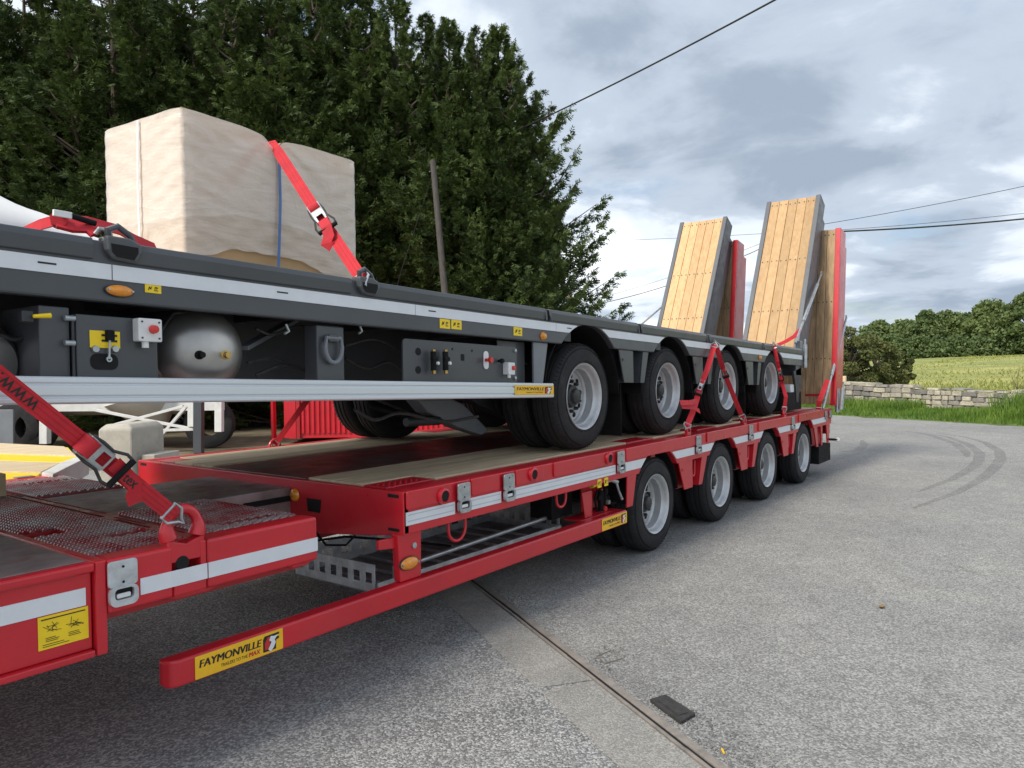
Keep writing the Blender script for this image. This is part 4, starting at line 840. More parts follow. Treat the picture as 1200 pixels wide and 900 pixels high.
pa = at(228, 778, 'y', 0); pb = at(331, 752, 'y', 0); logo(red, pa[0], pb[0], .326, .410, -.001)
pa = at(705, 607, 'y', 0); pb = at(737, 604, 'y', 0); logo(red, pa[0], -.548, .327, .409, -.001)
# hanging loops under the rave
for u0, u1, v0, v1 in((524, 547, 605, 637), (651, 664, 577, 596)):
    a = at(u0, v1, 'y', .06); b = at(u1, v1, 'y', .06); loop(red, a[0]+.01, .655, .06, max(.06, b[0]-a[0]-.02), .655-a[2], .009)
# valve group ahead of the first wheel
q = lambda u, v, y=.14: at(u, v, 'y', y)
for i, (u, v) in enumerate(((703, 548), (711, 546))): a = at(u-3.3, v, 'y', 0); label_sticker(red, a[0], a[0]+.052, .632+.0, .690, -.0005, i)
o = M().beam(q(690, 575), q(690, 606), .05, .03, (0, 1, 0)).build('valve_post', 'red', red, bevel=.004)
mm = M(); mm.cyl(q(704, 575), q(704, 599), .022, 12); mm.cyl(q(700, 583), q(712, 583), .018, 12); mm.cyl(q(709, 571, .12), q(709, 590, .12), .014, 10); mm.build('valve_body', 'black_plastic', red, smooth=True)
mm = M(); mm.lathe([(.0005, -.03), (.020, -.03), (.024, -.015), (.022, 0), (.0005, 0)], q(706, 596), 'y', 14, closed=False); mm.build('coupling_cap', 'red_plastic', red, smooth=True)
mm = M(); mm.lathe([(.0005, -.03), (.016, -.03), (.020, 0)], q(710, 588, .12), 'y', 12, closed=False); mm.cyl(q(706, 578), q(706, 573), .010, 8); mm.build('coupling', 'zinc', red, smooth=True)
mm = M(); mm.lathe([(.0005, -.02), (.026, -.02), (.030, 0), (.0005, 0)], q(708, 576, .16), 'y', 16, closed=False); mm.build('gauge', 'ink', red, smooth=True)
mm = M(); mm.cyl(q(693, 569, .1), q(698, 567, .1), .020, 12); mm.build('yellow_coupling', 'yellow', red, smooth=True)
mm = M(); mm.tube([q(707, 565, .06), q(716, 562, .04), q(723, 565, .03)], .016, 10); mm.tube([q(722, 564, .03), q(725, 575, .02), q(729, 585, .02)], [.010, .008, .010], 8); mm.build('release_lever', 'zinc', red, smooth=True)
M().tube([q(711, 588, .15), q(716, 590, .12), q(721, 589, .12)], .012, 8).build('hose', 'black_plastic', red, smooth=True); M().tube([q(700, 575), q(697, 585), q(700, 600)], .008, 8).build('hose', 'black_plastic', red, smooth=True)
M().box(-1.16, -.90, .24, .42, .42, .68).build('valve_box', 'black_plastic', red, bevel=.004)
# galvanised storage tray slung under the deck
TX0, TX1, TY0, TY1, TZ0, TZ1 = -2.72, -.98, .30, .95, .30, .45
def perf(mm, a0, a1, z0, z1, holes, perm): return holed(mm, a0, a1, z0, z1, holes, 0, .006, perm)
tray = M().box(TX0, TX1, TY0, TY1, TZ0, TZ0+.006).build('storage_tray', 'galv_dark', red)
def slots(a0, a1, n): w_ = (a1-a0)/n; return [(a0+w_*(k+.22), a0+w_*(k+.78), TZ0+.05, TZ0+.105) for k in range(n)]
for x in(TX0, TX1): perf(M(), TY0, TY1, TZ0+.007, TZ1, slots(TY0, TY1, 7), lambda a, b, c, X=x: (X+c, a, b)).build('tray_side', 'galv', tray)
perf(M(), TX0+.008, TX1-.002, TZ0+.007, TZ1, slots(TX0+.01, TX1-.01, 12), lambda a, b, c: (a, TY1-.006+c, b)).build('tray_back', 'galv', tray)
M().box(TX0+.01, TX1+.004, TY0-.016, TY0-.002, TZ0, TZ0+.055).build('tray_front', 'galv', tray, bevel=.002)
M().cyl((TX0+.2, TY0-.008, TZ0+.10), (TX1+.0, TY0-.008, TZ0+.135), .014, 10).build('tray_rail', 'zinc', tray, smooth=True)
M().prism([(-2.60, TZ0+.055), (-2.555, TZ0+.055), (-2.555, TZ0+.075), (-2.59, TZ0+.075), (-2.59, TZ0+.12), (-2.60, TZ0+.12)], 'y', TY0-.02, TY0-.004).build('catch', 'zinc', tray, bevel=.001)
for x in np.arange(TX0+.12, TX1-.1, .17): M().box(x, x+.012, TY0+.02, TY1-.02, TZ0+.0065, TZ0+.020).build('tray_rib', 'galv', tray)
for x in(TX0+.06, TX1-.1): M().box(x, x+.05, .86, .91, TZ1, .50).build('tray_hanger', 'galv', tray)
o = M().tube([(-3.2, .72, .60), (-2.95, .70, .55), (-2.6, .66, .53), (-2.3, .62, .46), (-1.9, .5, .36)], .007, 8).build('air_line', 'black_plastic', red, smooth=True)
o = M().tube([(-2.83, .62, .60), (-2.85, .52, .55), (-2.82, .40, .56), (-2.79, .36, .61)], .006, 8).build('air_line', 'black_plastic', red, smooth=True)

# front bed: lower telescopic section in front of the step
M().box(-6.6, -4.225, .022, RW-.022, .545, .800).build('front_box', 'red', red, bevel=.004)
M().box(-6.6, -4.222, -.004, RW+.004, .801, .834).build('front_rim', 'red', red, bevel=.010, segs=3)
M().box(-6.6, -4.24, .03, RW-.03, .8345, .8375).build('front_deck', 'steel_worn', red, bevel=.001)
M().box(-6.6, -4.225, .0, RW, .520, .544).build('front_flange', 'red', red, bevel=.006)
M().box(-4.221, -4.185, .0, RW, .520, .834).build('front_end_plate', 'red', red, bevel=.006)
M().band(-6.5, -4.245, .694, .752, .0175, .0215).build('reflective_tape', 'tape', red)
pa = at(44, 725, 'y', .02); pb = at(103, 710, 'y', .02); label_sticker(red, pa[0], pb[0], .585, .690, .0215, 5, big=True)
for yy in(0, 1):
    s = (lambda a, b: (a, b)) if yy == 0 else (lambda a, b: (RW-b, RW-a))
    y0, y1 = s(0, .11); M().box(-4.184, -3.955, y0, y1, .648, .832).build('side_beam', 'red', red, bevel=.012, segs=3)
    M().box(-3.954, -3.826, y0, y1, .648, .728).build('side_beam', 'red', red, bevel=.008)
    y0, y1 = s(.075, .11); M().box(-3.954, -3.826, y0, y1, .729, .832).build('side_beam', 'red', red, bevel=.004)
    y0, y1 = s(.0, .074); M().box(-3.850, -3.826, y0, y1, .729, .832).build('side_beam', 'red', red, bevel=.006)
    y0, y1 = s(0, .11); M().box(-3.822, -3.315, y0, y1, .648, .832).build('side_beam', 'red', red, bevel=.012, segs=3)
    y0, y1 = s(.03, .09); M().prism([(-3.99, .648), (-3.92, .628), (-3.80, .628), (-3.74, .648)], 'y', y0, y1).build('skid_shoe', 'red', red, bevel=.006)
    M().prism([(-3.45, .648), (-3.42, .628), (-3.34, .628), (-3.32, .648)], 'y', y0, y1).build('skid_shoe', 'red', red, bevel=.006)
M().band(-4.075, -3.826, .688, .745, -.0035, -.0004).build('reflective_tape', 'tape', red); M().band(-3.821, -3.318, .688, .745, -.0035, -.0004).build('reflective_tape', 'tape', red)
for a in(-3.815, ): text('Reflexite', 'tape_print', 'ink', (a+.006, -.0042, .714), (1, 0, 0), (0, 0, 1), .012, red, bold=.01, shear=.2, width=.085) if False else None
pocket(red, -4.186, .672, .824, -.001, None, .098, 'galv')
M().box(-4.184, -3.318, .112, RW-.112, .60, .792).build('dark_backing', 'red_dark', red)  # darker red fill added so slots and gaps above show shaded depth
def plate(x0, x1, y0, y1, holes, z0, z1, name, mt):
    return holed(M(), x0, x1, y0, y1, holes, z0, z1).build(name, mt, red)
hA = [(-4.175, -4.05, .62, .72), (-3.99, -3.86, .36, .40), (-4.12, -3.98, 1.9, 1.95)]
hB = [(-3.62, -3.38, .20, .225), (-3.60, -3.42, .72, .745)]
hC = [(-3.6, -3.35, 2.2, 2.225)]
plate(-4.182, -3.845, .115, 2.425, hA, .800, .826, 'tread_plate', 'red_wear')
holS = [(-3.828, -3.808, .42, .72), (-3.828, -3.808, .82, 2.2), (-3.80, -3.785, .2, .40), (-3.80, -3.785, .5, .78), (-3.80, -3.785, 1.75, 2.1), (-3.78, -3.765, .9, 2.2)]
plate(-3.840, -3.758, .115, 2.425, holS, .800, .827, 'joint_plate', 'red_wear')
plate(-3.752, -3.318, .115, .86, hB, .800, .826, 'tread_plate', 'red_wear')
plate(-3.752, -3.318, 1.68, 2.425, hC, .800, .826, 'tread_plate', 'red_wear')
M().box(-3.75, -1.2, .875, 1.665, .52, .817).build('telescopic_beam', 'steel_worn', red, bevel=.006)
def bumps(x0, x1, y0, y1, holes, z):
    V = []; sx, sy = .0225, .0275; i = 0
    for a in np.arange(x0+.012, x1-.008, sx):
        i += 1
        for b in np.arange(y0+.012+(i % 2)*sy/2, y1-.008, sy):
            if any(h[0]-.014 < a < h[1]+.014 and h[2]-.014 < b < h[3]+.014 for h in holes): continue
            V.append((a, b))
    V = np.array(V); n = len(V)
    tpl = [(-.0080, -.0120, 0), (.0080, -.0120, 0), (.0090, .0120, 0), (-.0090, .0120, 0), (-.0048, -.008, .0085), (.0048, -.008, .0085), (.0052, .008, .0075), (-.0052, .008, .0075)]
    P = np.array(tpl)[None]+np.c_[V, np.full(n, z)][:, None, :]; q = np.array([(4, 5, 6, 7), (0, 1, 5, 4), (1, 2, 6, 5), (2, 3, 7, 6), (3, 0, 4, 7)])
    P = P-np.array(OFF[red.name])
    o = raw('tread_bumps', P.reshape(-1, 3), (q[None]+(np.arange(n)*8)[:, None, None]).reshape(-1, 4), 'red_wear_top', red); o['kind'] = 'stuff'
mat('red_wear_top', (.30, .022, .028), .30, .25, var=.3, vscale=6, col2=(.36, .30, .29), mixlo=.40, mixhi=.62, m2scale=5, rvar=.12)
bumps(-4.182, -3.845, .115, 2.425, hA, .8262); bumps(-3.752, -3.318, .115, .86, hB, .8262); bumps(-3.752, -3.318, 1.68, 2.425, hC, .8262)
# swivel lashing ring swung up out of the front side beam
def swivel(parent, c, mt, s=1.0):
    c = np.array(c); o = M()
    hp = [c+np.array([math.cos(a)*.052*s, 0, .055*s+math.sin(a)*.062*s]) for a in np.linspace(-.5, math.pi+.5, 15)]
    o.tube(hp, [.028*s, .026*s, .022*s]+[.017*s]*9+[.022*s, .026*s, .028*s], 10)
    o.prism([(c[0]-.058*s, c[2]-.045*s), (c[0]+.058*s, c[2]-.045*s), (c[0]+.062*s, c[2]+.03*s), (c[0]+.03*s, c[2]+.018*s), (c[0], c[2]+.008*s), (c[0]-.03*s, c[2]+.018*s), (c[0]-.062*s, c[2]+.03*s)], 'y', c[1]-.022*s, c[1]+.022*s)
    o = o.build('lashing_ring', mt, parent, bevel=.004, smooth=True)
    M().lathe([(.0005, -.026*s), (.020*s, -.026*s), (.023*s, -.022*s)], (c[0]-.015*s, c[1], c[2]-.05*s), 'y', 14, closed=False).build('pivot_hole', 'void', o)
swivel(red, (-3.902, .028, .822), 'red', 1.15)
# light strip tucked in the step beside the telescopic beam
M().box(-3.1, -2.81, .86, .868, .742, .772).build('cable_duct', 'black_plastic', red, bevel=.004)
vx = M().lathe([(.0005, -.022), (.02, -.02), (.032, -.012), (.036, 0), (.0005, 0)], (XF_-.006, .875-.05, .778), 'x', 18, closed=False).build('marker_light', 'amber', red, smooth=True)

# loading ramps: hinged at the rear, folded upright; the timber faces forward
def ramp(parent, y0, y1, base, top, fr, wd, dep, n, nm='ramp', ext=True, fw=.075):
    b = np.array([base[0], 0, base[1]]); t = np.array([top[0], 0, top[1]]); L = np.linalg.norm(t-b); d = (t-b)/L; nrm = np.array([-d[2], 0, d[0]])   # towards the front/up
    nrm = nrm if nrm[0] < 0 else -nrm
    def X(p): q = b+d*p[2]-nrm*p[0]*1.0; return (q[0], p[1], q[2])       # local: x = depth behind the face, z = along the ramp
    r = M(X).box(.02, dep, y0, y0+fw, 0, L).build(nm, fr, parent, bevel=.006)
    M(X).box(.02, dep, y1-fw, y1, 0, L).build('side_channel', fr, r, bevel=.006)
    M(X).box(-.012, .019, y0, y0+fw*.8, 0, L).build('side_flange', fr, r, bevel=.004); M(X).box(-.012, .019, y1-fw*.8, y1, 0, L).build('side_flange', fr, r, bevel=.004)
    M(X).box(.03, dep-.01, y0+fw, y1-fw, L-.06, L-.005).build('end_member', fr, r, bevel=.004)
    for z in np.arange(.1, L-.2, .55): M(X).box(.045, dep-.02, y0+fw, y1-fw, z, z+.07).build('cross_member', fr, r)
    ww = (y1-y0-2*fw*.8)/n
    for k in range(n): M(X).box(random.uniform(-.003, .002), .042, y0+fw*.8+k*ww+.002, y0+fw*.8+(k+1)*ww-.002, .02, L-.012+random.uniform(-.008, .004)).build('plank', wd, r, bevel=.004)
    s = M(X)
    for z in(.26*L, .58*L, .965*L):
        for k in range(n):
            for e in(.22, .78): s.lathe([(.009, -.0025), (.0005, -.0035)], (-.003, y0+fw*.8+(k+e)*ww, z+random.uniform(-.004, .004)), 'x', 8, closed=False)
    s.build('screw_heads', 'dark_paint', r)['kind'] = 'stuff'
    if ext:                                                            # folded second leaf behind
        M(X).box(dep+.012, dep+.20, y0+.03, y0+.1, .2, L-.16).build('rear_leaf', fr, r, bevel=.006); M(X).box(dep+.012, dep+.20, y1-.1, y1-.03, .2, L-.16).build('rear_leaf', fr, r, bevel=.006)
        M(X).box(dep+.03, dep+.15, y0+.1, y1-.1, .2, L-.17).build('rear_panel', fr, r)
        M(X).box(dep*.55, dep+.14, y1-.07, y1-.012, L-.045, L+.012).build('end_lug', fr, r, bevel=.004)
    return r
ramp(red, -.05, .76, (5.33, .90), (5.68, 3.34), 'red', 'wood_grey', .28, 6, fw=.085)
ramp(red, 1.40, 2.19, (5.33, .90), (5.68, 3.34), 'red', 'wood_grey', .28, 6, fw=.085)
for yy in(-.055, RW+.035): M().tube([(5.42, yy+.01, .80), (5.46, yy+.01, 1.12)], .030, 12).build('ramp_cylinder', 'zinc', red, smooth=True)
mm = M(); mm.cyl((5.40, -.10, .84), (5.42, -.12, 1.13), .030, 12); mm.cyl((5.42, -.12, 1.13), (5.425, -.125, 1.19), .013, 10); mm.build('buffer_cylinder', 'zinc', red, smooth=True)
a = np.array([4.95, .02, .87]); b = at(992, 372, 'y', -.055); mm = M(); mm.tube([a, a+(b-a)*.35], .016, 10); mm.tube([a+(b-a)*.35, a+(b-a)*.9], .024, 10); mm.tube([a+(b-a)*.9, b], .014, 10); mm.build('ramp_stay', 'zinc', red, smooth=True)
M().tube([b+[.02, 0, -.02], b+[0, 0, .03], b+[-.05, 0, .03], b+[-.06, 0, -.02]], .006, 8).build('stay_hook', 'zinc', red, smooth=True)
# ================================================================ grey trailer on the red deck (nose raised)
PIT = .0312; GZ = 1.2517; GAX = [-.87+1.36*k for k in range(4)]; GY = .10; GW = 2.36
def gx(p): return (p[0], p[1], p[2]-PIT*p[0])
gry = thing('semi_trailer', (0, GY+GW/2, .877), 'dark grey low loader trailer carried on the red trailer', 'trailer')
axle_set(gry, GAX, GY+.044, GW-.088, GZ)
ZT, ZB = 1.782, 1.572; cz = lambda c: GZ-.027; gl = arch_low(GAX, cz, .495, ZB); XG0, XG1 = -6.6, 4.33
for y0, y1 in((GY, GY+.05), (GY+GW-.05, GY+GW)): M(gx).band(XG0, XG1, gl, ZT, y0, y1, .02).build('side_rave', 'grey', gry, bevel=.008)
M(gx).box(XG0, XG1-.1, GY+.052, GY+GW-.052, ZT-.06, ZT-.012).build('deck_floor', 'dark_paint', gry)
for a, b in((XG0, -4.16), (-4.03, -3.02), (-2.90, -1.42), (-1.38, -.16), (-.10, 1.2), (1.27, 2.75), (2.80, 4.28)):   # rounded top strip between lashing points
    M(gx).prism([(GY-.012, ZT-.068), (GY-.016, ZT-.02), (GY-.006, ZT+.004), (GY+.05, ZT+.006), (GY+.05, ZT-.002), (GY-.0005, ZT-.068)], 'x', a, b).build('rave_cap', 'grey', gry, bevel=.004)
gt = arch_low(GAX, cz, .503, 1.650)
for a, b in((XG0, -4.1), (-4.096, -2.6), (-2.596, -1.3), (-1.296, 4.29)): M(gx).bands('reflective_tape', 'tape', gry, a, b, gt, 1.703, GY-.0045, GY-.0004, .02)
# cups with lashing rings along the rave
def cup(u, v, s=1.0):
    p = at(u, v, 'y', GY); x = p[0]; z = ZT-.012
    prof = [(x-.062*s, z+.03*s), (x-.06*s, z-.02*s), (x-.04*s, z-.05*s), (x+.04*s, z-.055*s), (x+.062*s, z-.02*s), (x+.062*s, z+.012*s), (x+.02*s, z+.03*s)]
    o = M(gx).prism(prof, 'y', GY-.030, GY+.04).build('lashing_cup', 'grey', gry, bevel=.010, segs=3)
    M(gx).prism([(x-.048*s, z+.002), (x-.046*s, z-.026*s), (x-.03*s, z-.042*s), (x+.03*s, z-.046*s), (x+.045*s, z-.02*s), (x+.045*s, z+.0)], 'y', GY-.032, GY-.0305).build('recess', 'void', o)
    M(gx).tube([(x-.04*s, GY+.0, z+.02), (x-.05*s, GY-.01, z+.05*s), (x-.01*s, GY, z+.07*s), (x+.03*s, GY, z+.045*s), (x+.045*s, GY, z+.015)], .012*s, 8).build('ring', 'grey', o, smooth=True)
for u, v in((142, 295), (429, 337)): cup(u, v)
for x in(-1.40, -.13, 1.235, 2.775):
    o = M(gx).box(x-.022, x+.022, GY-.004, GY+.03, ZT-.07, ZT-.002).build('lashing_slot', 'void', gry); M(gx).tube([(x-.026, GY-.012, ZT-.01), (x-.026, GY-.018, ZT-.07)], .008, 8).build('slot_edge', 'grey', o); M(gx).tube([(x+.026, GY-.012, ZT-.01), (x+.026, GY-.018, ZT-.07)], .008, 8).build('slot_edge', 'grey', o)
# wheel-arch liners, brackets, mud flaps
for side in(0, 1):
    for c in GAX:
        zc = cz(c); P = arc(c, zc, .497, R(2), R(178), 22); Q = arc(c, zc, .503, R(178), R(2), 22); a, b = (GY+.045, GY+.56) if side == 0 else (GY+GW-.56, GY+GW-.045)
        M(gx).prism(P+Q, 'y', a, b).build('mudguard', 'black_plastic', gry)
for c in GAX[:3]:
    bracket(gry, c+.44, c+.93, c+.52, c+.85, 1.570, 1.325, GY+.01, 'grey', 'dark_paint', gx, False)
    M().box(c+.55, c+.56, GY+.06, GY+.52, .93, 1.33).build('mud_flap', 'black_plastic', gry, bevel=.002)
M(gx).prism([(-1.52, 1.57), (-1.36, 1.57), (-1.42, 1.31), (-1.52, 1.31)], 'y', GY+.02, GY+.035).build('fender_bracket', 'grey_light', gry, bevel=.003)
M(gx).prism([(-1.80, 1.57), (-1.52, 1.57), (-1.52, 1.31), (-1.80, 1.31)], 'y', GY+.09, GY+.10).build('fender_plate', 'grey', gry, bevel=.003)
# chassis, axles and suspension
for y in(GY+.66, GY+1.54): M(gx).box(XG0, XG1-.1, y, y+.16, 1.30, 1.70).build('chassis_beam', 'dark_paint', gry, bevel=.006)
M(gx).box(XG0, -3.2, GY+.85, GY+1.5, 1.35, 1.68).build('neck_box', 'dark_paint', gry, bevel=.006)
for x in np.arange(-6, 4.2, .7): M(gx).box(x, x+.08, GY+.06, GY+GW-.06, 1.60, 1.71).build('cross_member', 'dark_paint', gry)
for c in GAX:
    M().cyl((c, GY+.3, GZ), (c, GY+GW-.3, GZ), .062, 14).build('axle', 'dark_paint', gry, smooth=True)
    for y in(GY+.70, GY+1.62):
        M().beam((c-.62, y, 1.32), (c-.05, y, 1.12), .10, .09).build('suspension_arm', 'dark_paint', gry, bevel=.012)
        M().lathe([(.0005, 0), (.11, 0), (.125, .05), (.115, .1), (.125, .15), (.10, .2), (.0005, .2)], (c+.22, y, 1.18), 'z', 18, closed=False).build('air_spring', 'black_plastic', gry, smooth=True)
    M().cyl((c-.18, GY+.62, 1.20), (c-.18, GY+.80, 1.20), .075, 14).build('brake_chamber', 'dark_paint', gry, smooth=True)
M().prism([(-1.62, 1.26), (-1.5, 1.22), (-1.22, 1.02), (-1.30, .99), (-1.55, 1.06), (-1.85, 1.18), (-1.95, 1.27)], 'y', GY+.62, GY+.74).build('trailing_arm', 'grey_light', gry, bevel=.015)
mm = M(); mm.tube([(-2.3, .78, 1.24), (-2.0, .76, 1.16), (-1.7, .74, 1.13), (-1.5, .74, 1.10)], .016, 8); mm.build('brake_line', 'black_plastic', gry, smooth=True)
M().cyl((-2.05, .72, 1.13), (-1.75, .72, 1.12), .028, 12).build('brake_rod', 'dark_paint', gry, smooth=True)
# aluminium side guard
def rail(parent):
    z0, z1, y = 1.221, 1.312, GY-.030
    pr = [(y+.006, z0), (y, z0+.006), (y, z0+.018), (y+.006, z0+.022), (y+.006, z0+.026), (y, z0+.030), (y, z0+.060), (y+.006, z0+.064), (y+.006, z0+.068), (y+.001, z0+.072), (y+.001, z1-.006), (y+.007, z1), (y+.045, z1), (y+.045, z0)]
    M(gx).prism(pr, 'x', -6.4, -1.372).build('side_guard', 'alu', parent, bevel=.0015)
rail(gry)
pa = at(603, 456, 'y', GY-.03)[0]; logo(gry, pa, -1.378, 1.240, 1.297, GY-.0305, gx)
# lights and labels on the rave
p = at(139, 341, 'y', GY); oval_light(gry, p[0], p[2]+PIT*p[0], .052, .022, GY, gx)
p = at(636, 394, 'y', GY); o = M(gx).lathe([(.0005, -.022), (.016, -.020), (.026, -.008), (.028, 0), (.0005, 0)], (p[0], GY-.001, p[2]+PIT*p[0]), 'y', 18, closed=False).build('marker_light', 'amber', gry, smooth=True)
p = at(890, 419, 'y', GY); o = M(gx).lathe([(.0005, -.022), (.016, -.020), (.026, -.008), (.028, 0), (.0005, 0)], (p[0], GY-.001, p[2]+PIT*p[0]), 'y', 18, closed=False).build('marker_light', 'amber', gry, smooth=True)
for i, (u, v, w_, h) in enumerate(((179, 338.5, 19, 10), (521, 379.5, 12, 11), (534.5, 380.5, 12, 11), (606.5, 388.5, 10, 10))):
    a = at(u-w_/2, v, 'y', GY); b = at(u+w_/2, v, 'y', GY); c0 = at(u, v-h/2, 'y', GY)[2]; c1 = at(u, v+h/2, 'y', GY)[2]; k = PIT*(a[0]+b[0])/2
    label_sticker(gry, a[0], b[0], c1+k, c0+k, GY-.0005, 20+i, gx)
# control cabinet, tank, posts and valve panel behind the guard
Y = GY+.03
def G(u, v, y=None): p = at(u, v, 'y', Y if y is None else y); return np.array([p[0], p[1], p[2]+PIT*p[0]])
a, b = G(45, 365), G(83, 445); M(gx).box(a[0], b[0], Y, Y+.3, 1.28, 1.545).build('cabinet_side', 'grey', gry, bevel=.004)
a, b = G(87, 370), G(184, 445); cab = M(gx).box(a[0], b[0], Y-.01, Y+.3, 1.28, 1.525).build('control_cabinet', 'grey', gry, bevel=.004)
for v in(373, 402): c = G(81, v, Y-.01); M(gx).cyl((c[0]-.018, Y-.018, c[2]), (c[0]+.014, Y-.018, c[2]), .010, 10).build('hinge', 'zinc', cab, smooth=True)
M(gx).cyl((a[0]-.012, Y-.014, 1.29), (a[0]-.012, Y-.014, 1.52), .005, 8).build('hinge_rod', 'dark_paint', cab)
c0, c1 = G(105, 407, Y-.01), G(140, 389, Y-.01); lb = M(gx).box(c0[0], c1[0], Y-.013, Y-.0105, c0[2], c1[2]).build('yellow_label', 'yellow', cab); W_, H_ = c1[0]-c0[0], c1[2]-c0[2]
for fx in(.38, .68):
    for fz_ in(.36, .68): M(gx).box(c0[0]+W_*fx, c0[0]+W_*(fx+.22), Y-.0145, Y-.0132, c0[2]+H_*fz_, c0[2]+H_*(fz_+.13)).build('label_bar', 'ink', lb)
c0, c1 = G(106, 433, Y-.01), G(138, 415, Y-.01); M(gx).prism(rrect(c0[0], c1[0], c0[2], c1[2], .024, 6), 'y', Y-.0125, Y-.0105).build('hand_hole', 'void', cab)
for u in(111, 134): c = G(u, 409, Y-.01); M(gx).lathe([(.0005, -.012), (.011, -.012), (.013, -.002)], (c[0], Y-.010, c[2]), 'y', 14, closed=False).build('rosette', 'zinc', cab, smooth=True)
c0, c1 = G(127, 421, Y-.02), G(128, 395, Y-.02); M(gx).tube([(c0[0], Y-.025, c0[2]), (c1[0], Y-.025, c1[2])], .0042, 8).build('lever', 'zinc', cab, smooth=True)
M(gx).lathe([(.010, -.003), (.010, .003), (.005, .003), (.005, -.003)], (c0[0], Y-.025, c0[2]), 'y', 12).build('lever_eye', 'zinc', cab); M(gx).prism(rrect(c1[0]-.012, c1[0]+.014, c1[2]-.012, c1[2]+.024, .005), 'y', Y-.034, Y-.012).build('lever_knob', 'black_plastic', cab, bevel=.003)
c0, c1 = G(157, 400, Y-.02), G(184, 375, Y-.02)
sb = M(gx).prism(rrect(c0[0], c1[0], c0[2], c1[2], .006), 'y', Y-.055, Y-.0105).build('switch_box', 'white_plastic', gry, bevel=.003)
M(gx).lathe([(.0005, -.02), (.014, -.018), (.016, 0)], ((c0[0]*.4+c1[0]*.6), Y-.056, (c0[2]+c1[2])/2+.003), 'y', 16, closed=False).build('button', 'red_plastic', sb, smooth=True)
M(gx).cyl((c0[0]*.62+c1[0]*.38, Y-.035, c0[2]), (c0[0]*.62+c1[0]*.38, Y-.035, c0[2]-.022), .012, 12).build('cable_gland', 'white_plastic', sb, smooth=True)
for fx in(.15, .87):
    for fz_ in(.15, .85): M(gx).cyl((c0[0]+(c1[0]-c0[0])*fx, Y-.0575, c0[2]+(c1[2]-c0[2])*fz_), (c0[0]+(c1[0]-c0[0])*fx, Y-.055, c0[2]+(c1[2]-c0[2])*fz_), .0035, 8).build('screw', 'dark_paint', sb)
c = G(33, 371, Y-.02); M(gx).box(c[0]-.022, c[0]+.012, Y-.03, Y, c[2]-.018, c[2]+.018).build('valve_block', 'dark_paint', gry, bevel=.003); M(gx).tube([(c[0]+.005, Y-.045, c[2]), (c[0]+.055, Y-.05, c[2]+.006)], [.006, .009], 10).build('yellow_tap', 'yellow', gry, smooth=True)
c = at(240, 411, 'y', Y+.10); M().lathe([(.0005, -.055), (.06, -.050), (.12, -.030), (.165, .010), (.185, .060), (.185, .60), (.0005, .60)], (c[0]+.012, Y+.10, c[2]-.005), 'y', 48, closed=False).build('air_tank', 'tank', gry, smooth=True)
tk = gry.children[-1]
M().lathe([(.1855, .054), (.188, .058), (.188, .064), (.1855, .068)], (c[0]+.012, Y+.10, c[2]-.005), 'y', 48).build('weld_seam', 'tank', tk, smooth=True)
for du, mt, rr in((-6, 'black_plastic', .012), (24, 'brass', .013)):
    q = at(240+du, 416, 'y', Y+.05); o = M().lathe([(.0005, -.02), (rr, -.02), (rr, 0), (rr*1.5, .002), (rr*1.5, .02)], (q[0], Y+.045, q[2]), 'y', 14, closed=False).build('tank_fitting', mt, tk, smooth=True)
c = at(0, 420, 'y', Y+.25); M().lathe([(.0005, -.050), (.11, -.024), (.15, .05), (.15, .60), (.0005, .60)], (c[0]-.09, Y+.18, c[2]-.02), 'y', 40, closed=False).build('air_tank', 'tank', gry, smooth=True)
mm = M(); mm.beam(G(285, 408, Y+.2), G(345, 375, Y+.5), .05, .02); mm.xf = gx; mm.build('stay_bracket', 'grey_light', gry, bevel=.003)
a, b = G(371, 385), G(404, 445); M(gx).box(a[0], b[0], Y, Y+.09, 1.24, 1.560).build('guard_post', 'grey', gry, bevel=.006)
c = G(389, 404, Y-.01); dd = [(c[0]+.048*math.cos(t), Y-.022, c[2]-.012+.070*math.sin(t)) for t in np.linspace(-math.pi, 0, 9)]+[(c[0]+.040, Y-.022, c[2]+.03), (c[0]-.040, Y-.022, c[2]+.03)]
M(gx).tube(dd, .010, 8, closed=True).build('lashing_ring', 'grey_light', gry, smooth=True); M(gx).box(c[0]-.03, c[0]+.03, Y-.03, Y-.0005, c[2]+.012, c[2]+.045).build('ring_clamp', 'grey', gry, bevel=.006)
for u in(337, 423): c = G(u, 388, Y+.01); M(gx).tube([(c[0], Y+.02, c[2]+.03), (c[0]+.01, Y+.015, c[2]), (c[0]-.015, Y+.01, c[2]-.012)], .006, 8).build('rope_hook', 'zinc', gry, smooth=True)
a, b = G(472, 398), G(606, 446); pn = M(gx).prism(rrect(a[0], b[0]-.0, 1.27, 1.530, .02), 'y', Y, Y+.012).build('valve_panel', 'grey', gry, bevel=.002)
for u, v in((490, 412), (490, 433.5)): c = G(u, v, Y); M(gx).cyl((c[0], Y-.0022, c[2]), (c[0], Y-.0004, c[2]), .020, 20).build('panel_hole', 'void', pn)
for u, v in((530, 409), (553, 411)): c = G(u, v, Y); M(gx).cyl((c[0], Y-.002, c[2]), (c[0], Y-.0004, c[2]), .006, 10).build('panel_hole', 'void', pn)
c = G(542, 418, Y); M(gx).prism(rrect(c[0]-.014, c[0]+.014, c[2]-.022, c[2]+.014, .004), 'y', Y-.002, Y-.0004).build('panel_hole', 'void', pn)
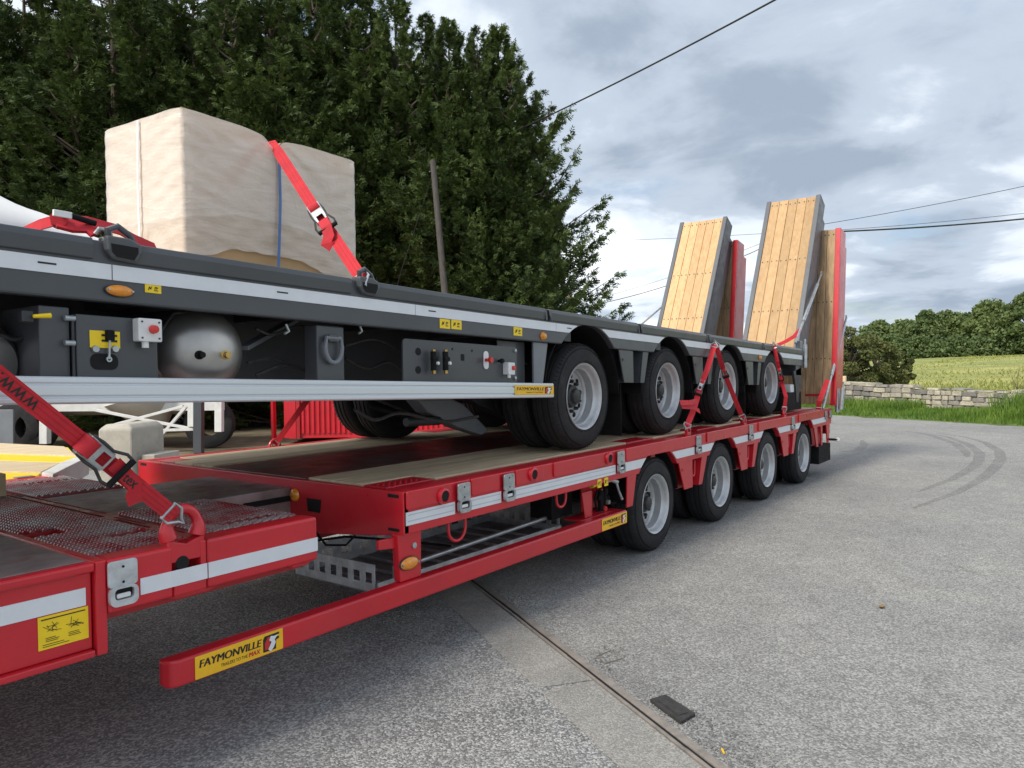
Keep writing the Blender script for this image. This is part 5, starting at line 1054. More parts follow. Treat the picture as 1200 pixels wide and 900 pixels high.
for u in(508, 522):
    c = G(u, 423, Y-.03); mm = M(gx); mm.cyl((c[0], Y-.03, c[2]-.05), (c[0], Y-.03, c[2]+.05), .016, 12); mm.cyl((c[0]-.018, Y-.035, c[2]+.012), (c[0]+.02, Y-.035, c[2]+.012), .012, 10); mm.build('air_valve', 'black_plastic', pn, smooth=True)
    for dz in(-.055, .05): M(gx).cyl((c[0], Y-.032, c[2]+dz-.012), (c[0], Y-.032, c[2]+dz+.010), .012, 6).build('brass_nut', 'brass', pn)
    M(gx).lathe([(.0005, -.012), (.009, -.01), (.009, 0)], (c[0]+.012, Y-.046, c[2]-.012), 'y', 10, closed=False).build('valve_cap', 'white_plastic', pn, smooth=True)
c0 = G(569, 422, Y); ps = M(gx).prism(rrect(c0[0]-.022, c0[0]+.022, c0[2]-.052, c0[2]+.052, .020, 5), 'y', Y-.006, Y-.0005).build('valve_plate', 'white_plastic', pn, bevel=.001); M(gx).lathe([(.0005, -.045), (.016, -.045), (.018, -.03), (.010, -.02), (.010, 0)], (c0[0]-.006, Y-.006, c0[2]), 'y', 14, closed=False).build('red_knob', 'red_plastic', ps, smooth=True)
c0 = G(584, 423, Y); M(gx).lathe([(.0005, -.035), (.013, -.035), (.015, -.02), (.008, -.01), (.008, 0)], (c0[0], Y-.001, c0[2]), 'y', 14, closed=False).build('black_knob', 'black_plastic', pn, smooth=True)
c0 = G(596, 432, Y-.02); sb2 = M(gx).prism(rrect(c0[0]-.032, c0[0]+.032, c0[2]-.036, c0[2]+.036, .005), 'y', Y-.045, Y-.0005).build('switch_box', 'white_plastic', pn, bevel=.003)
M(gx).lathe([(.0005, -.012), (.013, -.010), (.014, 0)], (c0[0]+.012, Y-.046, c0[2]+.004), 'y', 14, closed=False).build('button', 'red_plastic', sb2, smooth=True); M(gx).cyl((c0[0]-.01, Y-.03, c0[2]-.036), (c0[0]-.01, Y-.03, c0[2]-.055), .010, 10).build('cable_gland', 'white_plastic', sb2)
for u, v in((603, 411), (603, 443)): c = G(u, v, Y); M(gx).lathe([(.0005, -.012), (.010, -.010), (.012, 0)], (c[0], Y-.0005, c[2]), 'y', 12, closed=False).build('bolt_head', 'zinc', pn, smooth=True)
# air and brake hoses looping along the chassis
def smoothed(P, n=6):                                                  # Catmull-Rom
    P = [P[0]*2-P[1]]+list(P)+[P[-1]*2-P[-2]]; out = []
    for i in range(1, len(P)-2):
        for k in range(n):
            t = k/n; out.append(.5*(2*P[i]+(P[i+1]-P[i-1])*t+(2*P[i-1]-5*P[i]+4*P[i+1]-P[i+2])*t*t+(3*P[i]-P[i-1]-3*P[i+1]+P[i+2])*t**3))
    return out+[P[-2]]
for u in(46, 325, 502, 664): c_ = G(u, 400, GY)[0]; M(gx).box(c_, c_+.055, GY-.0058, GY-.0048, 1.677, 1.683).build('tape_print', 'ink', gry)
for k, (seq, rr) in enumerate((([(185, 395), (200, 372), (215, 366), (300, 362), (340, 368)], .006), ([(290, 425), (320, 420), (350, 432), (372, 428)], .007), ([(405, 420), (430, 432), (455, 424), (474, 436)], .008), ([(405, 405), (440, 398), (474, 414)], .006), ([(300, 440), (335, 428), (370, 438)], .009),
        ([(508, 440), (512, 449), (530, 446), (560, 452)], .007), ([(0, 392), (20, 398), (40, 388)], .007), ([(606, 420), (622, 428), (634, 418), (640, 432)], .006), ([(415, 480), (440, 492), (470, 484), (520, 494), (560, 488)], .010), ([(300, 385), (320, 392), (350, 382), (372, 390)], .007))):
    M().tube(smoothed([at(u, v, 'y', GY+.16+.05*(k % 3)) for u, v in seq]), rr, 7).build('air_hose', 'hub_dark', gry, smooth=True)
# rear end of the grey trailer
M(gx).box(4.10, XG1+.02, GY+.02, GY+GW-.02, 1.45, ZT-.065).build('rear_beam', 'grey', gry, bevel=.006)
M(gx).prism([(4.0, 1.50), (4.33, 1.56), (4.36, 1.30), (4.22, 1.22), (4.20, 1.12), (4.12, 1.12), (4.10, 1.3)], 'y', GY+.02, GY+.05).build('rear_bracket', 'dark_paint', gry, bevel=.004)
M(gx).box(3.95, 4.09, GY+.04, GY+.5, 1.17, 1.34).build('light_box', 'white_plastic', gry, bevel=.01)
M().box(3.66, 4.36, GY+.03, GY+.52, .90, 1.12).build('mud_flap', 'black_plastic', gry, bevel=.006)
# grey ramps with fresh yellow timber
ramp(gry, GY+.07, GY+.81, (4.36, 1.60), (5.52, 3.80), 'grey_mid', 'wood_new', .24, 5)
ramp(gry, GY+GW-.99, GY+GW-.25, (4.36, 1.60), (5.44, 3.66), 'grey_mid', 'wood_new', .24, 5)
a = at(932, 402, 'y', GY+.02); b = at(962, 322, 'y', GY+.03)
mm = M(); mm.tube([a, a+(b-a)*.3], .014, 10); mm.tube([a+(b-a)*.3, a+(b-a)*.85], .022, 10); mm.tube([a+(b-a)*.85, b], .012, 10); mm.build('ramp_stay', 'zinc', gry, smooth=True)
M().tube([b, b+[.0, 0, .04], b+[.06, 0, .05], b+[.08, 0, 0]], .007, 8).build('stay_hook', 'zinc', gry, smooth=True)
a = at(767, 367, 'y', GY+GW-.2); b = at(752, 380, 'y', GY+GW-.4); mm = M(); mm.tube([b, a, a+(a-b)*.6], .012, 8); mm.build('ramp_stay', 'zinc', gry, smooth=True)
p = at(943, 416, 'y', GY-.01); mm = M(); mm.cyl(p+[0, 0, -.16], p+[.02, 0, .13], .028, 12); mm.cyl(p+[.02, 0, .13], p+[.025, 0, .20], .012, 10); mm.build('buffer_cylinder', 'zinc', gry, smooth=True)
M(gx).box(4.22, 4.30, GY-.01, GY+.06, ZT-.0, ZT+.10).build('stay_block', 'grey_light', gry, bevel=.006)

# ================================================================ load: wrapped carton and white sheet
def deckz(x): return ZT-.012-PIT*x
kq = .9174; A2, B2, C2 = np.array([-3.32, .99]), np.array([-2.12, 1.075]), np.array([-3.375, 1.665]); ex = B2-A2; ey = C2-A2; zt0 = 2.78
Lx, Ly = np.linalg.norm(ex), np.linalg.norm(ey); ux, uy = ex/Lx, ey/Ly
bx_ = thing('wrapped_carton', (A2[0]+ex[0]/2+ey[0]/2, A2[1]+ex[1]/2+ey[1]/2, deckz(-2.75)), 'large cardboard carton under crumpled clear film, standing on the grey trailer', 'carton')
def B(u, v, h):                                                        # u,v in metres along the carton, h 0..1 up
    p = A2+ux*u+uy*v; z0 = deckz(p[0]); return np.array([p[0], p[1], z0+(zt0-z0)*h])
i_ = .012; cs = [(i_, i_), (Lx-i_, i_), (Lx-i_, Ly-i_), (i_, Ly-i_)]
def prj(p): d = np.array(p)-CAM; z = d@_F; return 600+F_PX*(d@_R)/z, 450-F_PX*(d@_U)/z
US = min(np.linspace(.3, 1.1, 300), key=lambda u: abs(prj(B(u, 0, .96))[0]-319))
def dip(u): return .050*math.exp(-(u-US)**2/.0022)+.022*math.exp(-(u-US)**2/.02)
mm = M(); us = np.linspace(i_, Lx-i_, 60); ring = []
for u in us:
    q0, q1, q2, q3 = B(u, i_, .001), B(u, Ly-i_, .001), B(u, Ly-i_, .985), B(u, i_, .985); q2[2] -= dip(u); q3[2] -= dip(u); ring += [q0, q1, q2, q3]
mm.add(ring, [(0, 1, 2, 3), tuple(59*4+k for k in range(4))]+[(4*i+k, 4*i+(k+1) % 4, 4*i+4+(k+1) % 4, 4*i+4+k) for i in range(59) for k in range(4)]).build('carton', 'carton', bx_, bevel=.008)
from mathutils import noise as mnoise
def wrap_disp(s, h, k):
    q = Vector((s*2.2, h*6.5+s*.9, k*7.1)); a = mnoise.fractal(q, 1.0, 2.1, 4)
    f = math.exp(-((h-.36)/.10)**2); b = mnoise.noise(Vector((s*9, h*14, k+3)))*f        # loose gathered band
    c = mnoise.noise(Vector((s*14+h*5, h*3, k*3)))*.4*max(0, h-.55)
    W_ = Lx if k % 2 == 0 else Ly; fan = 0
    for e_, sg in((s, 1), (W_-s, -1)): fan += math.sin(h*62+e_*26+3*mnoise.noise(Vector((e_*3, h*4, k))))*math.exp(-e_/.22)*(.3+.7*min(1, abs(h-.15)*2))
    dr_ = mnoise.noise(Vector((s*26, h*2.5, k*5)))*(1 if h < .30 else .25)
    
    sag = 0
    if k in(0, 2):                                   # long folds pulled towards the strap
        us = s if k == 0 else Lx-s; ang_ = math.atan2(us-US, 1.02-h); rad_ = math.hypot(us-US, 1.02-h)
        sag = math.sin(ang_*13+1.5*mnoise.noise(Vector((ang_*2, rad_*2, k))))*math.exp(-((rad_-.35)/.30)**2)
    return .015+.0012*a+.010*b+.002*c+.0032*fan+.0040*sag+.0015*dr_
film = M(); per = [(0, 0), (Lx, 0), (Lx, Ly), (0, Ly)]; nrm = [-uy, ux, uy, -ux]; cols = []
for e in range(4):
    p0, p1 = np.array(per[e]), np.array(per[(e+1) % 4]); n = int(np.linalg.norm(p1-p0)/.014)
    for k in range(n): cols.append((p0+(p1-p0)*k/n, e, k/n*np.linalg.norm(p1-p0)))
rows = 58; nc = len(cols); vs = []; sx_strap = US
for r_ in range(rows+1):
    for (p, e, s) in cols:
        hem = .17+.05*mnoise.noise(Vector((s*3.1, e*5.0, 0)))+.025*mnoise.noise(Vector((s*11, e, 2)))
        if e == 0: hem = .16+.11*math.exp(-((s-.52)/.42)**4)+.02*mnoise.noise(Vector((s*9, 1, 0)))-.06*max(0, (s-.95)/.25)
        h = 1-(1-hem)*r_/rows; d = wrap_disp(s, h, e); nx = nrm[e]
        cr = min(1, min(s, (Lx if e % 2 == 0 else Ly)-s)/.05)                         # rounded corners
        w_ = B(p[0], p[1], h); w_[:2] += nx*(d*(.5+.5*cr)-.004*(1-cr))
        if e in(0, 2): w_[2] -= dip(s if e == 0 else Lx-s)*max(0, (h-.80)/.2)
        vs.append(w_)
fs = [(r_*nc+c, r_*nc+(c+1) % nc, (r_+1)*nc+(c+1) % nc, (r_+1)*nc+c) for r_ in range(rows) for c in range(nc)]
cut = int(rows*.74)
M().add(vs[:(cut+1)*nc], [f for f in fs if max(f) < (cut+1)*nc]).build('plastic_wrap', 'film', bx_, smooth='all')
M().add(vs[cut*nc:], [tuple(i-cut*nc for i in f) for f in fs if min(f) >= cut*nc]).build('wrap_skirt', 'film_thin', bx_, smooth='all')
gu, gv = 50, 30; vs = []
for a in range(gu+1):
    for b in range(gv+1):
        u, v = Lx*a/gu, Ly*b/gv; q = B(u, v, 1.0); dp = dip(u)
        q[2] += -dp+.004+.006*mnoise.noise(Vector((u*8, v*8, 5)))*min(1, min(u, Lx-u, v, Ly-v)/.05); vs.append(q)
M().add(vs, [(a*(gv+1)+b, (a+1)*(gv+1)+b, (a+1)*(gv+1)+b+1, a*(gv+1)+b+1) for a in range(gu) for b in range(gv)]).build('wrap_top', 'film', bx_, smooth='all')
M().ribbon([B(US-.01, -.030, 0.02), B(US+.005, -.036, .35), B(US+.02, -.034, .6), B(US+.022, -.030, .90)], (ux[0], ux[1], 0), .018, .002).build('banding', 'blue_band', bx_)
M().ribbon([B(-.030, .33, .10), B(-.034, .33, .6), B(-.026, .33, .99)], (uy[0], uy[1], 0), .014, .002).build('banding', 'tape', bx_)
# white sheet lying over something at the front of the grey deck
ws = M(); gu, gv = 40, 26; vs = []
for a in range(gu+1):
    for b in range(gv+1):
        x = -5.3+1.75*a/gu; y = .32+1.5*b/gv; f = max(0, 1-((x+5.0)/1.25)**2) if x > -5.0 else 1; g_ = min(1, min(b, gv-b)/6)
        vs.append((x, y, deckz(x)+.012+.36*f*g_**.5*(.9+.2*mnoise.noise(Vector((x*2, y*3, 1))))+.012*mnoise.noise(Vector((x*7, y*9, 2)))))
ws.add(vs, [(a*(gv+1)+b, (a+1)*(gv+1)+b, (a+1)*(gv+1)+b+1, a*(gv+1)+b+1) for a in range(gu) for b in range(gv)])
o = ws.build('white_sheet', 'white_sheet', smooth='all'); sm = o.modifiers.new('solid', 'SOLIDIFY'); sm.thickness = .004
tag(o, 'smooth white sheet humped over the front of the grey deck', 'sheet')

# ================================================================ lashing straps
def vn(a): a = np.array(a, float); return a/np.linalg.norm(a)
def strap_thing(pts, lab, rat=None, wid=.05, view=None, tails=True, hooks=(True, True), band2=None, grp='red ratchet straps', loose=None):
    pts = [np.array(p, float) for p in pts]; root = thing('ratchet_strap', tuple(pts[-1]), lab, 'strap', grp)
    mid = sum(pts)/len(pts); vw = vn(CAM-mid) if view is None else vn(view)
    wds = []
    for i in range(len(pts)):
        t = vn(pts[min(i+1, len(pts)-1)]-pts[max(i-1, 0)]); wds.append(vn(np.cross(t, vw)))
    M().ribbon(pts, wds, wid, .004).build('webbing', 'strap', root)
    for s in(-.30, 0, .30): M().ribbon([p+q*wid*s+vw*.0026 for p, q in zip(pts, wds)], wds, wid*.05, .001).build('stitch_line', 'strap_edge', root)
    for k, e in((0, 0), (1, -1)):
        if not hooks[k]: continue
        p = pts[e]; t = vn(pts[1]-pts[0]) if k == 0 else vn(pts[-2]-pts[-1]); x = wds[e]
        h = [p+t*.03-x*wid*.6, p+t*.0-x*wid*.62, p-t*.03-x*wid*.12, p-t*.05, p-t*.03+x*wid*.12, p+x*wid*.62, p+t*.03+x*wid*.6]
        M().tube(h, .0065, 8, closed=True).build('claw_hook', 'zinc', root, smooth=True)
    if rat is not None:                                                # ratchet: centre along the strap, half length
        i, f, hl, hw = rat; c = pts[i]*(1-f)+pts[i+1]*f; t = vn(pts[i+1]-pts[i]); x = vn(np.cross(t, vw)); n = vw
        fr = M()
        for s in(-1, 1):
            fr.beam(c-t*hl*.62+x*s*hw*.56+n*.012, c+t*hl*.45+x*s*hw*.56+n*.012, .006, .040, n) if False else fr.beam(c-t*hl*.62+x*s*hw*.56+n*.012, c+t*hl*.45+x*s*hw*.56+n*.012, .034, .006, x)
        r = fr.build('ratchet', 'zinc', root, bevel=.002)
        w0, w1 = hw*.52, hw*.34                                        # window frame plate
        mm = M()
        for aa, bb, cc, dd in((-.28, .12, -w0, w0), (.48, .56, -w0, w0), (.12, .48, -w0, -w1), (.12, .48, w1, w0)):
            q = [c+t*hl*aa+x*cc, c+t*hl*bb+x*cc, c+t*hl*bb+x*dd, c+t*hl*aa+x*dd]; mm.add([p+n*.028 for p in q]+[p+n*.031 for p in q], [(0, 3, 2, 1), (4, 5, 6, 7), (0, 1, 5, 4), (1, 2, 6, 5), (2, 3, 7, 6), (3, 0, 4, 7)])
        mm.build('pawl_plate', 'zinc', r)
        M().cyl(c-t*hl*.42-x*hw*.50+n*.018, c-t*hl*.42+x*hw*.50+n*.018, .030 if hw > .05 else .024, 14).build('webbing_roll', 'strap', r, smooth=True)
        hd = M()
        for s in(-1, 1): hd.tube([c-t*hl*.5+x*s*hw*.62+n*.02, c-t*hl*.1+x*s*hw*.70+n*.03, c+t*hl*.35+x*s*hw*.66+n*.034, c+t*hl*.8+x*s*hw*.98+n*.036, c+t*hl*1.12+x*s*hw*.92+n*.036], .0055, 8)
        hd.build('handle_arms', 'hub_dark', r, smooth=True)
        M().cyl(c+t*hl*1.12-x*hw*.98+n*.036, c+t*hl*1.12+x*hw*.98+n*.036, .011, 12).build('handle_grip', 'black_plastic', r, smooth=True)
        if tails:
            tl = [c+t*hl*.5+n*.034, c+t*hl*1.0+n*.05, c+t*hl*1.5+x*hw*.3+n*.03, c+t*hl*1.75+x*hw*.9+n*.02, c+t*hl*2.0+x*hw*.6-n*.0]
            M().ribbon(tl, [x]*5, wid*.92, .003).build('strap_tail', 'strap', r)
    if loose:
        M().ribbon([np.array(p, float) for p in loose[0]], loose[1], wid*.9, .003).build('loose_tail', 'strap', root)
    return root
# big strap in front, from the grey trailer's nose down to the ring in the front bed
P0 = at(0, 442, 'y', -.05); P1 = at(204, 604, 'y', -.01); dv = P0-P1; top = P0+dv*.62
pts = [top, P0, P1+dv*.5, P1+dv*.25, P1]
big = strap_thing(pts, 'wide red ratchet strap with big steel ratchet, hooked to the red swivel ring', (2, .02, .095, .058), wid=.056, tails=False)
tdir = vn(P1-P0); vw = vn(CAM-(P0+P1)/2); wdir = vn(np.cross(tdir, vw))
if wdir[2] > 0: wdir = -wdir
def onstrap(f, off): return P0+(P1-P0)*f+wdir*off+vw*.0034
text('WWW.TU', 'strap_print', 'ink', P0+tdir*.135-wdir*.015+vw*.0036, -tdir, wdir, .030, big, width=.20, sp=1.25, heavy=.022)
q = at(166, 570, 'y', -.03); text('tex', 'strap_print', 'ink', P0+tdir*.50+wdir*.016+vw*.0150, tdir, -wdir, .030, big, bold=.02, width=.055)
M().ribbon([P0+tdir*.44+vw*.026-wdir*.01, P0+tdir*.49+vw*.013-wdir*.006, P0+tdir*.55+vw*.012+wdir*.002, P0+tdir*.57+vw*.004+wdir*.03, P0+tdir*.60+vw*.004+wdir*.045], wdir, .05, .003).build('strap_tail', 'strap', big)
# strap over the wrapped carton
hk = at(424, 327, 'y', GY+.0); tp = B(US, -.012, 1.0); tp[2] -= .064; fr_ = tp+np.array([uy[0], uy[1], 0])*.35; bk = B(US, Ly+.01, 1.0); bk[2] -= .064
far = np.array([bk[0]+.1, GY+GW-.05, deckz(bk[0])+.02])
strap_thing([far, bk+[0, .012, .0], bk+[0, 0, .012], fr_+[0, 0, .012], tp+[0, 0, .012], tp+(hk-tp)*.06+[0, -.01, 0], tp+(hk-tp)*.45, hk], 'red ratchet strap pulled tight over the wrapped carton', (6, .20, .125, .054), view=(-.75, -.6, .1), wid=.06, hooks=(True, True))
# slack strap bundle at the front of the carton
h0 = at(126, 274, 'y', GY+.02)
a = at(178, 289, 'y', GY+.12); b = at(80, 262, 'y', GY+.12); c = at(35, 272, 'y', GY+.2)
sl = thing('ratchet_strap', tuple(h0), 'slack red strap bundled round its ratchet, lying over the grey rave before the carton', 'strap', 'red ratchet straps')
M().ribbon([at(183, 291, 'y', GY+.30), at(160, 281, 'y', GY+.22), at(138, 269, 'y', GY+.16), at(105, 260, 'y', GY+.1), at(70, 257, 'y', GY+.1), at(48, 263, 'y', GY+.14), at(20, 276, 'y', GY+.2)], (.1, .5, .8), .045, .004).build('webbing', 'strap', sl)
rc = at(68, 258, 'y', GY+.08)
M().cyl(rc+[-.01, -.03, 0], rc+[.015, .03, 0], .026, 14).build('webbing_roll', 'strap', sl, smooth=True)
M().beam(at(62, 249, 'y', GY+.04), at(84, 253, 'y', GY+.04), .012, .022).build('ratchet', 'white_plastic', sl, bevel=.002); M().cyl(at(84, 253, 'y', GY+.04), at(112, 262, 'y', GY+.04), .010, 10).build('handle_grip', 'black_plastic', sl, smooth=True)
M().ribbon([at(66, 262, 'y', GY+.06), at(85, 267, 'y', GY+.05), at(103, 268, 'y', GY+.04), at(112, 275, 'y', GY+.02)], (.0, .6, .7), .04, .012).build('folded_webbing', 'strap', sl)
M().tube([at(112, 274, 'y', GY+.01), at(116, 268, 'y', GY), at(128, 270, 'y', GY), at(131, 278, 'y', GY), at(120, 281, 'y', GY)], .008, 8).build('claw_hook', 'zinc', sl, smooth=True)
# straps tying the grey trailer down along the near side
def px(u, v, y): return at(u, v, 'y', y)
strap_thing([px(837, 404, GY-.03), px(829, 432, GY-.05), px(820, 455, GY-.04), px(813, 480, .03), px(805, 499, .01)], 'red strap with hanging tail slanting down over the gap before the third grey wheel', (1, .85, .09, .032), wid=.048, grp='straps tying the grey trailer down', tails=False, loose=([px(817, 470, -.02), px(808, 472, -.06), px(797, 472, -.06), px(799, 476, -.06), px(812, 477, -.02), px(820, 482, .0)], (0, .3, 1)))
strap_thing([px(839, 404, GY-.03), px(845, 425, GY-.04), px(852, 445, GY-.04), px(862, 470, .02), px(870, 489, .01)], 'red strap crossing the silver hub of the third grey wheel', (1, .55, .06, .030), wid=.045, grp='straps tying the grey trailer down', tails=False)
strap_thing([px(907, 405, GY-.02), px(911, 424, GY-.04), px(916, 447, GY-.03), px(921, 465, .0), px(919, 480, .02)], 'red strap hanging over the rearmost grey wheel', (1, .55, .10, .030), wid=.040, grp='straps tying the grey trailer down', tails=True)
strap_thing([px(938, 386, GY+.05), px(931, 394, GY+.05), px(921, 400, GY+.1), px(912, 404, GY+.12)], 'short red strap running from the grey ramp stay across the deck edge', None, wid=.05, view=(-.5, -.4, .8), hooks=(False, False), grp='straps tying the ramps')
strap_thing([px(970, 445, -.03), px(965, 458, -.03), px(960, 470, .0), px(959, 480, .02)], 'bunched red strap hanging from the red ramp stay', None, wid=.06, hooks=(False, True), grp='straps tying the ramps')
strap_thing([px(966, 462, -.02), px(955, 463, .15), px(944, 463, .3)], 'short level red strap across the planks of the red ramp', None, wid=.03, hooks=(False, False), grp='straps tying the ramps')
fa = at(322, 521, 'y', 2.52); fb = at(357, 473, 'y', 2.3); strap_thing([fb+(fb-fa)*.6, fb, (fa+fb)/2, fa], 'thin red strap hooked to a red ring on the far edge of the deck', None, wid=.045, grp='straps tying the grey trailer down', hooks=(False, True))
M().tube([fa+[math.cos(t)*.05, 0, -.02+math.sin(t)*.06] for t in np.linspace(0, 2*math.pi, 14, endpoint=False)], .011, 8, closed=True).build('lashing_ring', 'red', red, smooth=True)
for u, v in((806, 503), (872, 493), (919, 484)): swivel(red, at(u, v, 'y', .02)-[0, 0, .03], 'red', .62)

# ================================================================ things parked behind
# pale tanker trailer: belly, braced legs, wheels
tk = thing('tank_trailer', tuple(deep(150, 530, 14.0)*[1, 1, 0]), 'parked pale tank trailer with white cross braces behind the red front bed', 'trailer')
def K(u, v, d=14.0): return deep(u, v, d)
ax_ = vn(K(260, 500)-K(60, 500)); ax_[2] = 0; ax_ = vn(ax_); bk_ = vn(np.array([-ax_[1], ax_[0], 0])); bk_ = bk_ if np.dot(bk_, _F) > 0 else -bk_
mm = M(); c0 = K(-60, 455, 15.0); c1 = K(235, 452, 15.0); mm.tube([c0+[0, 0, .35], c1+[0, 0, .35]], .92, 32); mm.build('tank', 'beige_paint', tk, smooth=True)
mm = M(); mm.tube([K(170, 462, 14.6), K(185, 503, 14.7)], [.75, .18], 24); mm.build('hopper', 'beige_paint', tk, smooth=True)
for a, b in(((110, 480), (222, 502)), ((215, 476), (126, 500)), ((160, 505), (228, 503)), ((222, 472), (176, 526)), ((160, 504), (176, 526))): M().beam(K(*a, 13.8), K(*b, 13.8), .07, .05).build('brace', 'white_paint', tk, bevel=.004)
for u, v0, v1, w_, mt in((226, 470, 500, .14, 'white_paint'), (257, 470, 506, .13, 'white_paint'), (53, 470, 520, .14, 'white_paint'), (233, 470, 531, .15, 'grey')):
    a, b = K(u, v0, 13.7), K(u, v1, 13.7); M().beam(a, b, w_, w_, ax_).build('support_leg', mt, tk, bevel=.006)
for u in(20, 38, 246, -20): 
    c = K(u, 508 if u < 100 else 506, 14.2 if u < 100 else 14.6); c[2] = .48
    M().lathe([(.25, -.12), (.40, -.13), (.47, -.10), (.48, 0), (.47, .10), (.40, .13), (.25, .12)], (0, 0, 0), 'y', 36).build('tyre', 'rubber', tk, smooth=True); o = tk.children[-1]
    for v in o.data.vertices: v.co = Vector(ax_*v.co.x+bk_*v.co.y+np.array([0, 0, v.co.z])) if False else Vector(np.array(ax_)*(v.co.x+OFF[tk.name][0])+np.array(bk_)*(v.co.y+OFF[tk.name][1])+np.array([0, 0, v.co.z+OFF[tk.name][2]]))+Vector(c)-Vector(OFF[tk.name])
a = K(-40, 478, 14.4); b = K(262, 476, 14.4); M().beam(a, b, .12, .16).build('chassis_rail', 'white_paint', tk, bevel=.005)
M().beam(K(0, 480, 13.6), K(0, 522, 13.6), .5, .04, _F).build('side_panel', 'grey_light', tk, bevel=.005)
for o in list(tk.children):
    pass
# concrete block
cb = deep(141, 572, 8.9); cb[2] = 0; e1 = vn([_R[0], _R[1], 0]); e2 = vn([_F[0], _F[1], 0])
def Q(a, b, z): return cb+e1*a+e2*b+[0, 0, z]
mm = M(); hs = .15; zt_ = .86; lv = [(0, 0), (zt_-.06, 0), (zt_, .06)]
ring = []
for z, i in lv: ring += [Q(-hs+i-.10, i, z), Q(hs-i, i+.0, z), Q(hs-i+.06, .7-i, z), Q(-hs+i+.03, .7-i, z)]
mm.add(ring, [(0, 1, 2, 3)]+[(4*l+k, 4*l+(k+1) % 4, 4*l+4+(k+1) % 4, 4*l+4+k) for l in range(2) for k in range(4)]+[(8, 9, 10, 11)])
tag(mm.build('concrete_block', 'conc', bevel=.02), 'pale concrete block standing behind the red front bed', 'concrete block')
mm = M(); mm.add([Q(hs+.06, .1, 0), Q(hs+.22, .1, 0), Q(hs+.3, .6, 0), Q(hs+.1, .6, 0), Q(hs+.06, .1, .48), Q(hs+.22, .1, .48), Q(hs+.3, .6, .48), Q(hs+.1, .6, .48)], [(0, 3, 2, 1), (4, 5, 6, 7), (0, 1, 5, 4), (1, 2, 6, 5), (2, 3, 7, 6), (3, 0, 4, 7)])
tag(mm.build('concrete_kerb', 'conc', bevel=.01), 'narrow lower concrete kerb stone beside the concrete block', 'kerb stone')
# yellow and timber platform at the far left
yp = thing('loading_platform', tuple(at(20, 545, 'y', 4.2)*[1, 1, 0]), 'low yellow platform with pale timber boards behind the red front bed', 'platform')
def YP(u, v, z): return at(u, v, 'z', z)
zz0 = .84
for i, (pp, mt, dz, nm) in enumerate((([(-60, 516), (75, 523), (90, 534), (-60, 529)], 'wood_pale', 0, 'board'), ([(-60, 529.5), (90, 534.5), (82, 542), (-60, 537)], 'yellow', -.01, 'yellow_strip'), ([(-60, 537.5), (71, 542), (48, 553), (-60, 551)], 'wood_pale', 0, 'board'), ([(-60, 551.5), (48, 553.5), (38, 562), (-60, 560)], 'yellow', -.01, 'yellow_strip'))):
    q = [YP(u, v, zz0+dz) for u, v in pp]; M().prism([(p[0], p[1]) for p in q], 'z', zz0-.05+dz, zz0+dz).build(nm, mt, yp, bevel=.003)
q = [YP(u, v, zz0+.005) for u, v in((72, 542.5), (84, 542.5), (97, 534), (104, 536), (62, 557), (49, 555))]
M().prism([(p[0], p[1]) for p in (q[0], q[2], q[3], q[4], q[5])], 'z', zz0-.12, zz0+.012).build('edge_beam', 'white_paint', yp, bevel=.004)
q = [YP(u, v, zz0-.06) for u, v in((-60, 562), (38, 563), (90, 536), (80, 524), (-60, 518))]; M().prism([(p[0], p[1]) for p in q], 'z', zz0-.25, zz0-.062).build('frame', 'yellow', yp, bevel=.004)
for u, v in((-30, 540), (60, 540), (20, 528)): p = YP(u, v, zz0-.25); M().box(p[0]-.05, p[0]+.05, p[1]-.05, p[1]+.05, 0, zz0-.252).build('leg', 'yellow', yp, bevel=.004)
p = YP(27, 557.5, zz0); M().box(p[0]-.05, p[0]+.05, p[1]-.05, p[1]+.012, zz0-.009, zz0-.004).build('grey_pad', 'grey_light', yp)
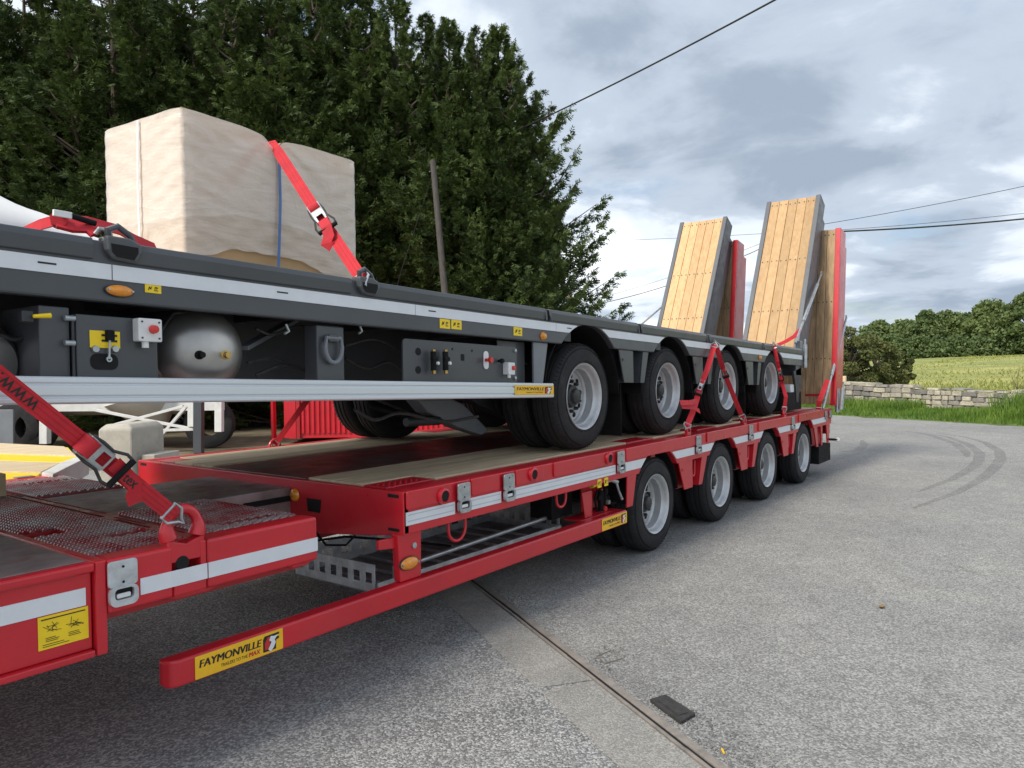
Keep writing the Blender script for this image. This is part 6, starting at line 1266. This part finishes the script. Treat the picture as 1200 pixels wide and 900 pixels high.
# red ribbed container and post behind the deck
rcx = thing('red_container', tuple(deep(395, 515, 15.2)*[1, 1, 0]), 'red ribbed steel container behind the far edge of the red deck', 'container')
def RC(u, d=15.2): p = deep(u, 512, d); return np.array([p[0], p[1], 0])
a, b = RC(332), RC(520); t = vn(b-a); nb = np.array([-t[1], t[0], 0]); nb = nb if np.dot(nb, _F) > 0 else -nb; L = np.linalg.norm(b-a); H = 2.2
mm = M(); q = [a+nb*.06, b+nb*.06, b+nb*1.6, a+nb*1.6]; mm.prism([(p[0], p[1]) for p in q], 'z', .1, H).build('body', 'red', rcx, bevel=.01)
k = 0
for s in np.arange(.36, L, .105):
    k += 1; p = a+t*s; M().prism([tuple((p+nb*.058)[:2]), tuple((p+t*.016+nb*.02)[:2]), tuple((p+t*.055+nb*.02)[:2]), tuple((p+t*.071+nb*.058)[:2])], 'z', .2, H-.1).build('rib', 'red', rcx)
M().prism([tuple((a+t*.27)[:2]), tuple((a+t*.34)[:2]), tuple((a+t*.34+nb*.058)[:2]), tuple((a+t*.27+nb*.058)[:2])], 'z', .1, H).build('corner_post', 'red_dark', rcx)
M().prism([tuple((a+t*.12)[:2]), tuple((a+t*.26)[:2]), tuple((a+t*.26+nb*.058)[:2]), tuple((a+t*.12+nb*.058)[:2])], 'z', .1, H).build('corner_post', 'red', rcx)
p = deep(321, 507, 15.6); tag(M().box(p[0]-.04, p[0]+.04, p[1]-.04, p[1]+.04, 0, 1.9).build('red_post', 'red', bevel=.006), 'slim red steel post standing beside the ribbed container', 'post')
# wooden block edge at the far left of the front bed
p = at(2, 580, 'z', .835); tag(M().box(p[0]-.16, p[0]+.005, p[1]-.05, p[1]+.05, .833, .95).build('wooden_block', 'wood_pale', bevel=.004), 'rough timber block standing on the red front bed', 'timber block')
# pole behind the ramps that carries the cables
p = deep(925, 300, 26); pl = thing('utility_pole', (p[0], p[1], 0), 'straight timber cable pole hidden behind the raised ramps', 'pole')
M().tube([(p[0], p[1], 0), (p[0], p[1], 5.9)], [.13, .09], 12).build('shaft', 'pole_wood', pl, smooth=True); M().beam((p[0]-.25, p[1]-.3, 5.7), (p[0]+.25, p[1]+.3, 5.7), .08, .08).build('crossarm', 'pole_wood', pl, bevel=.006)
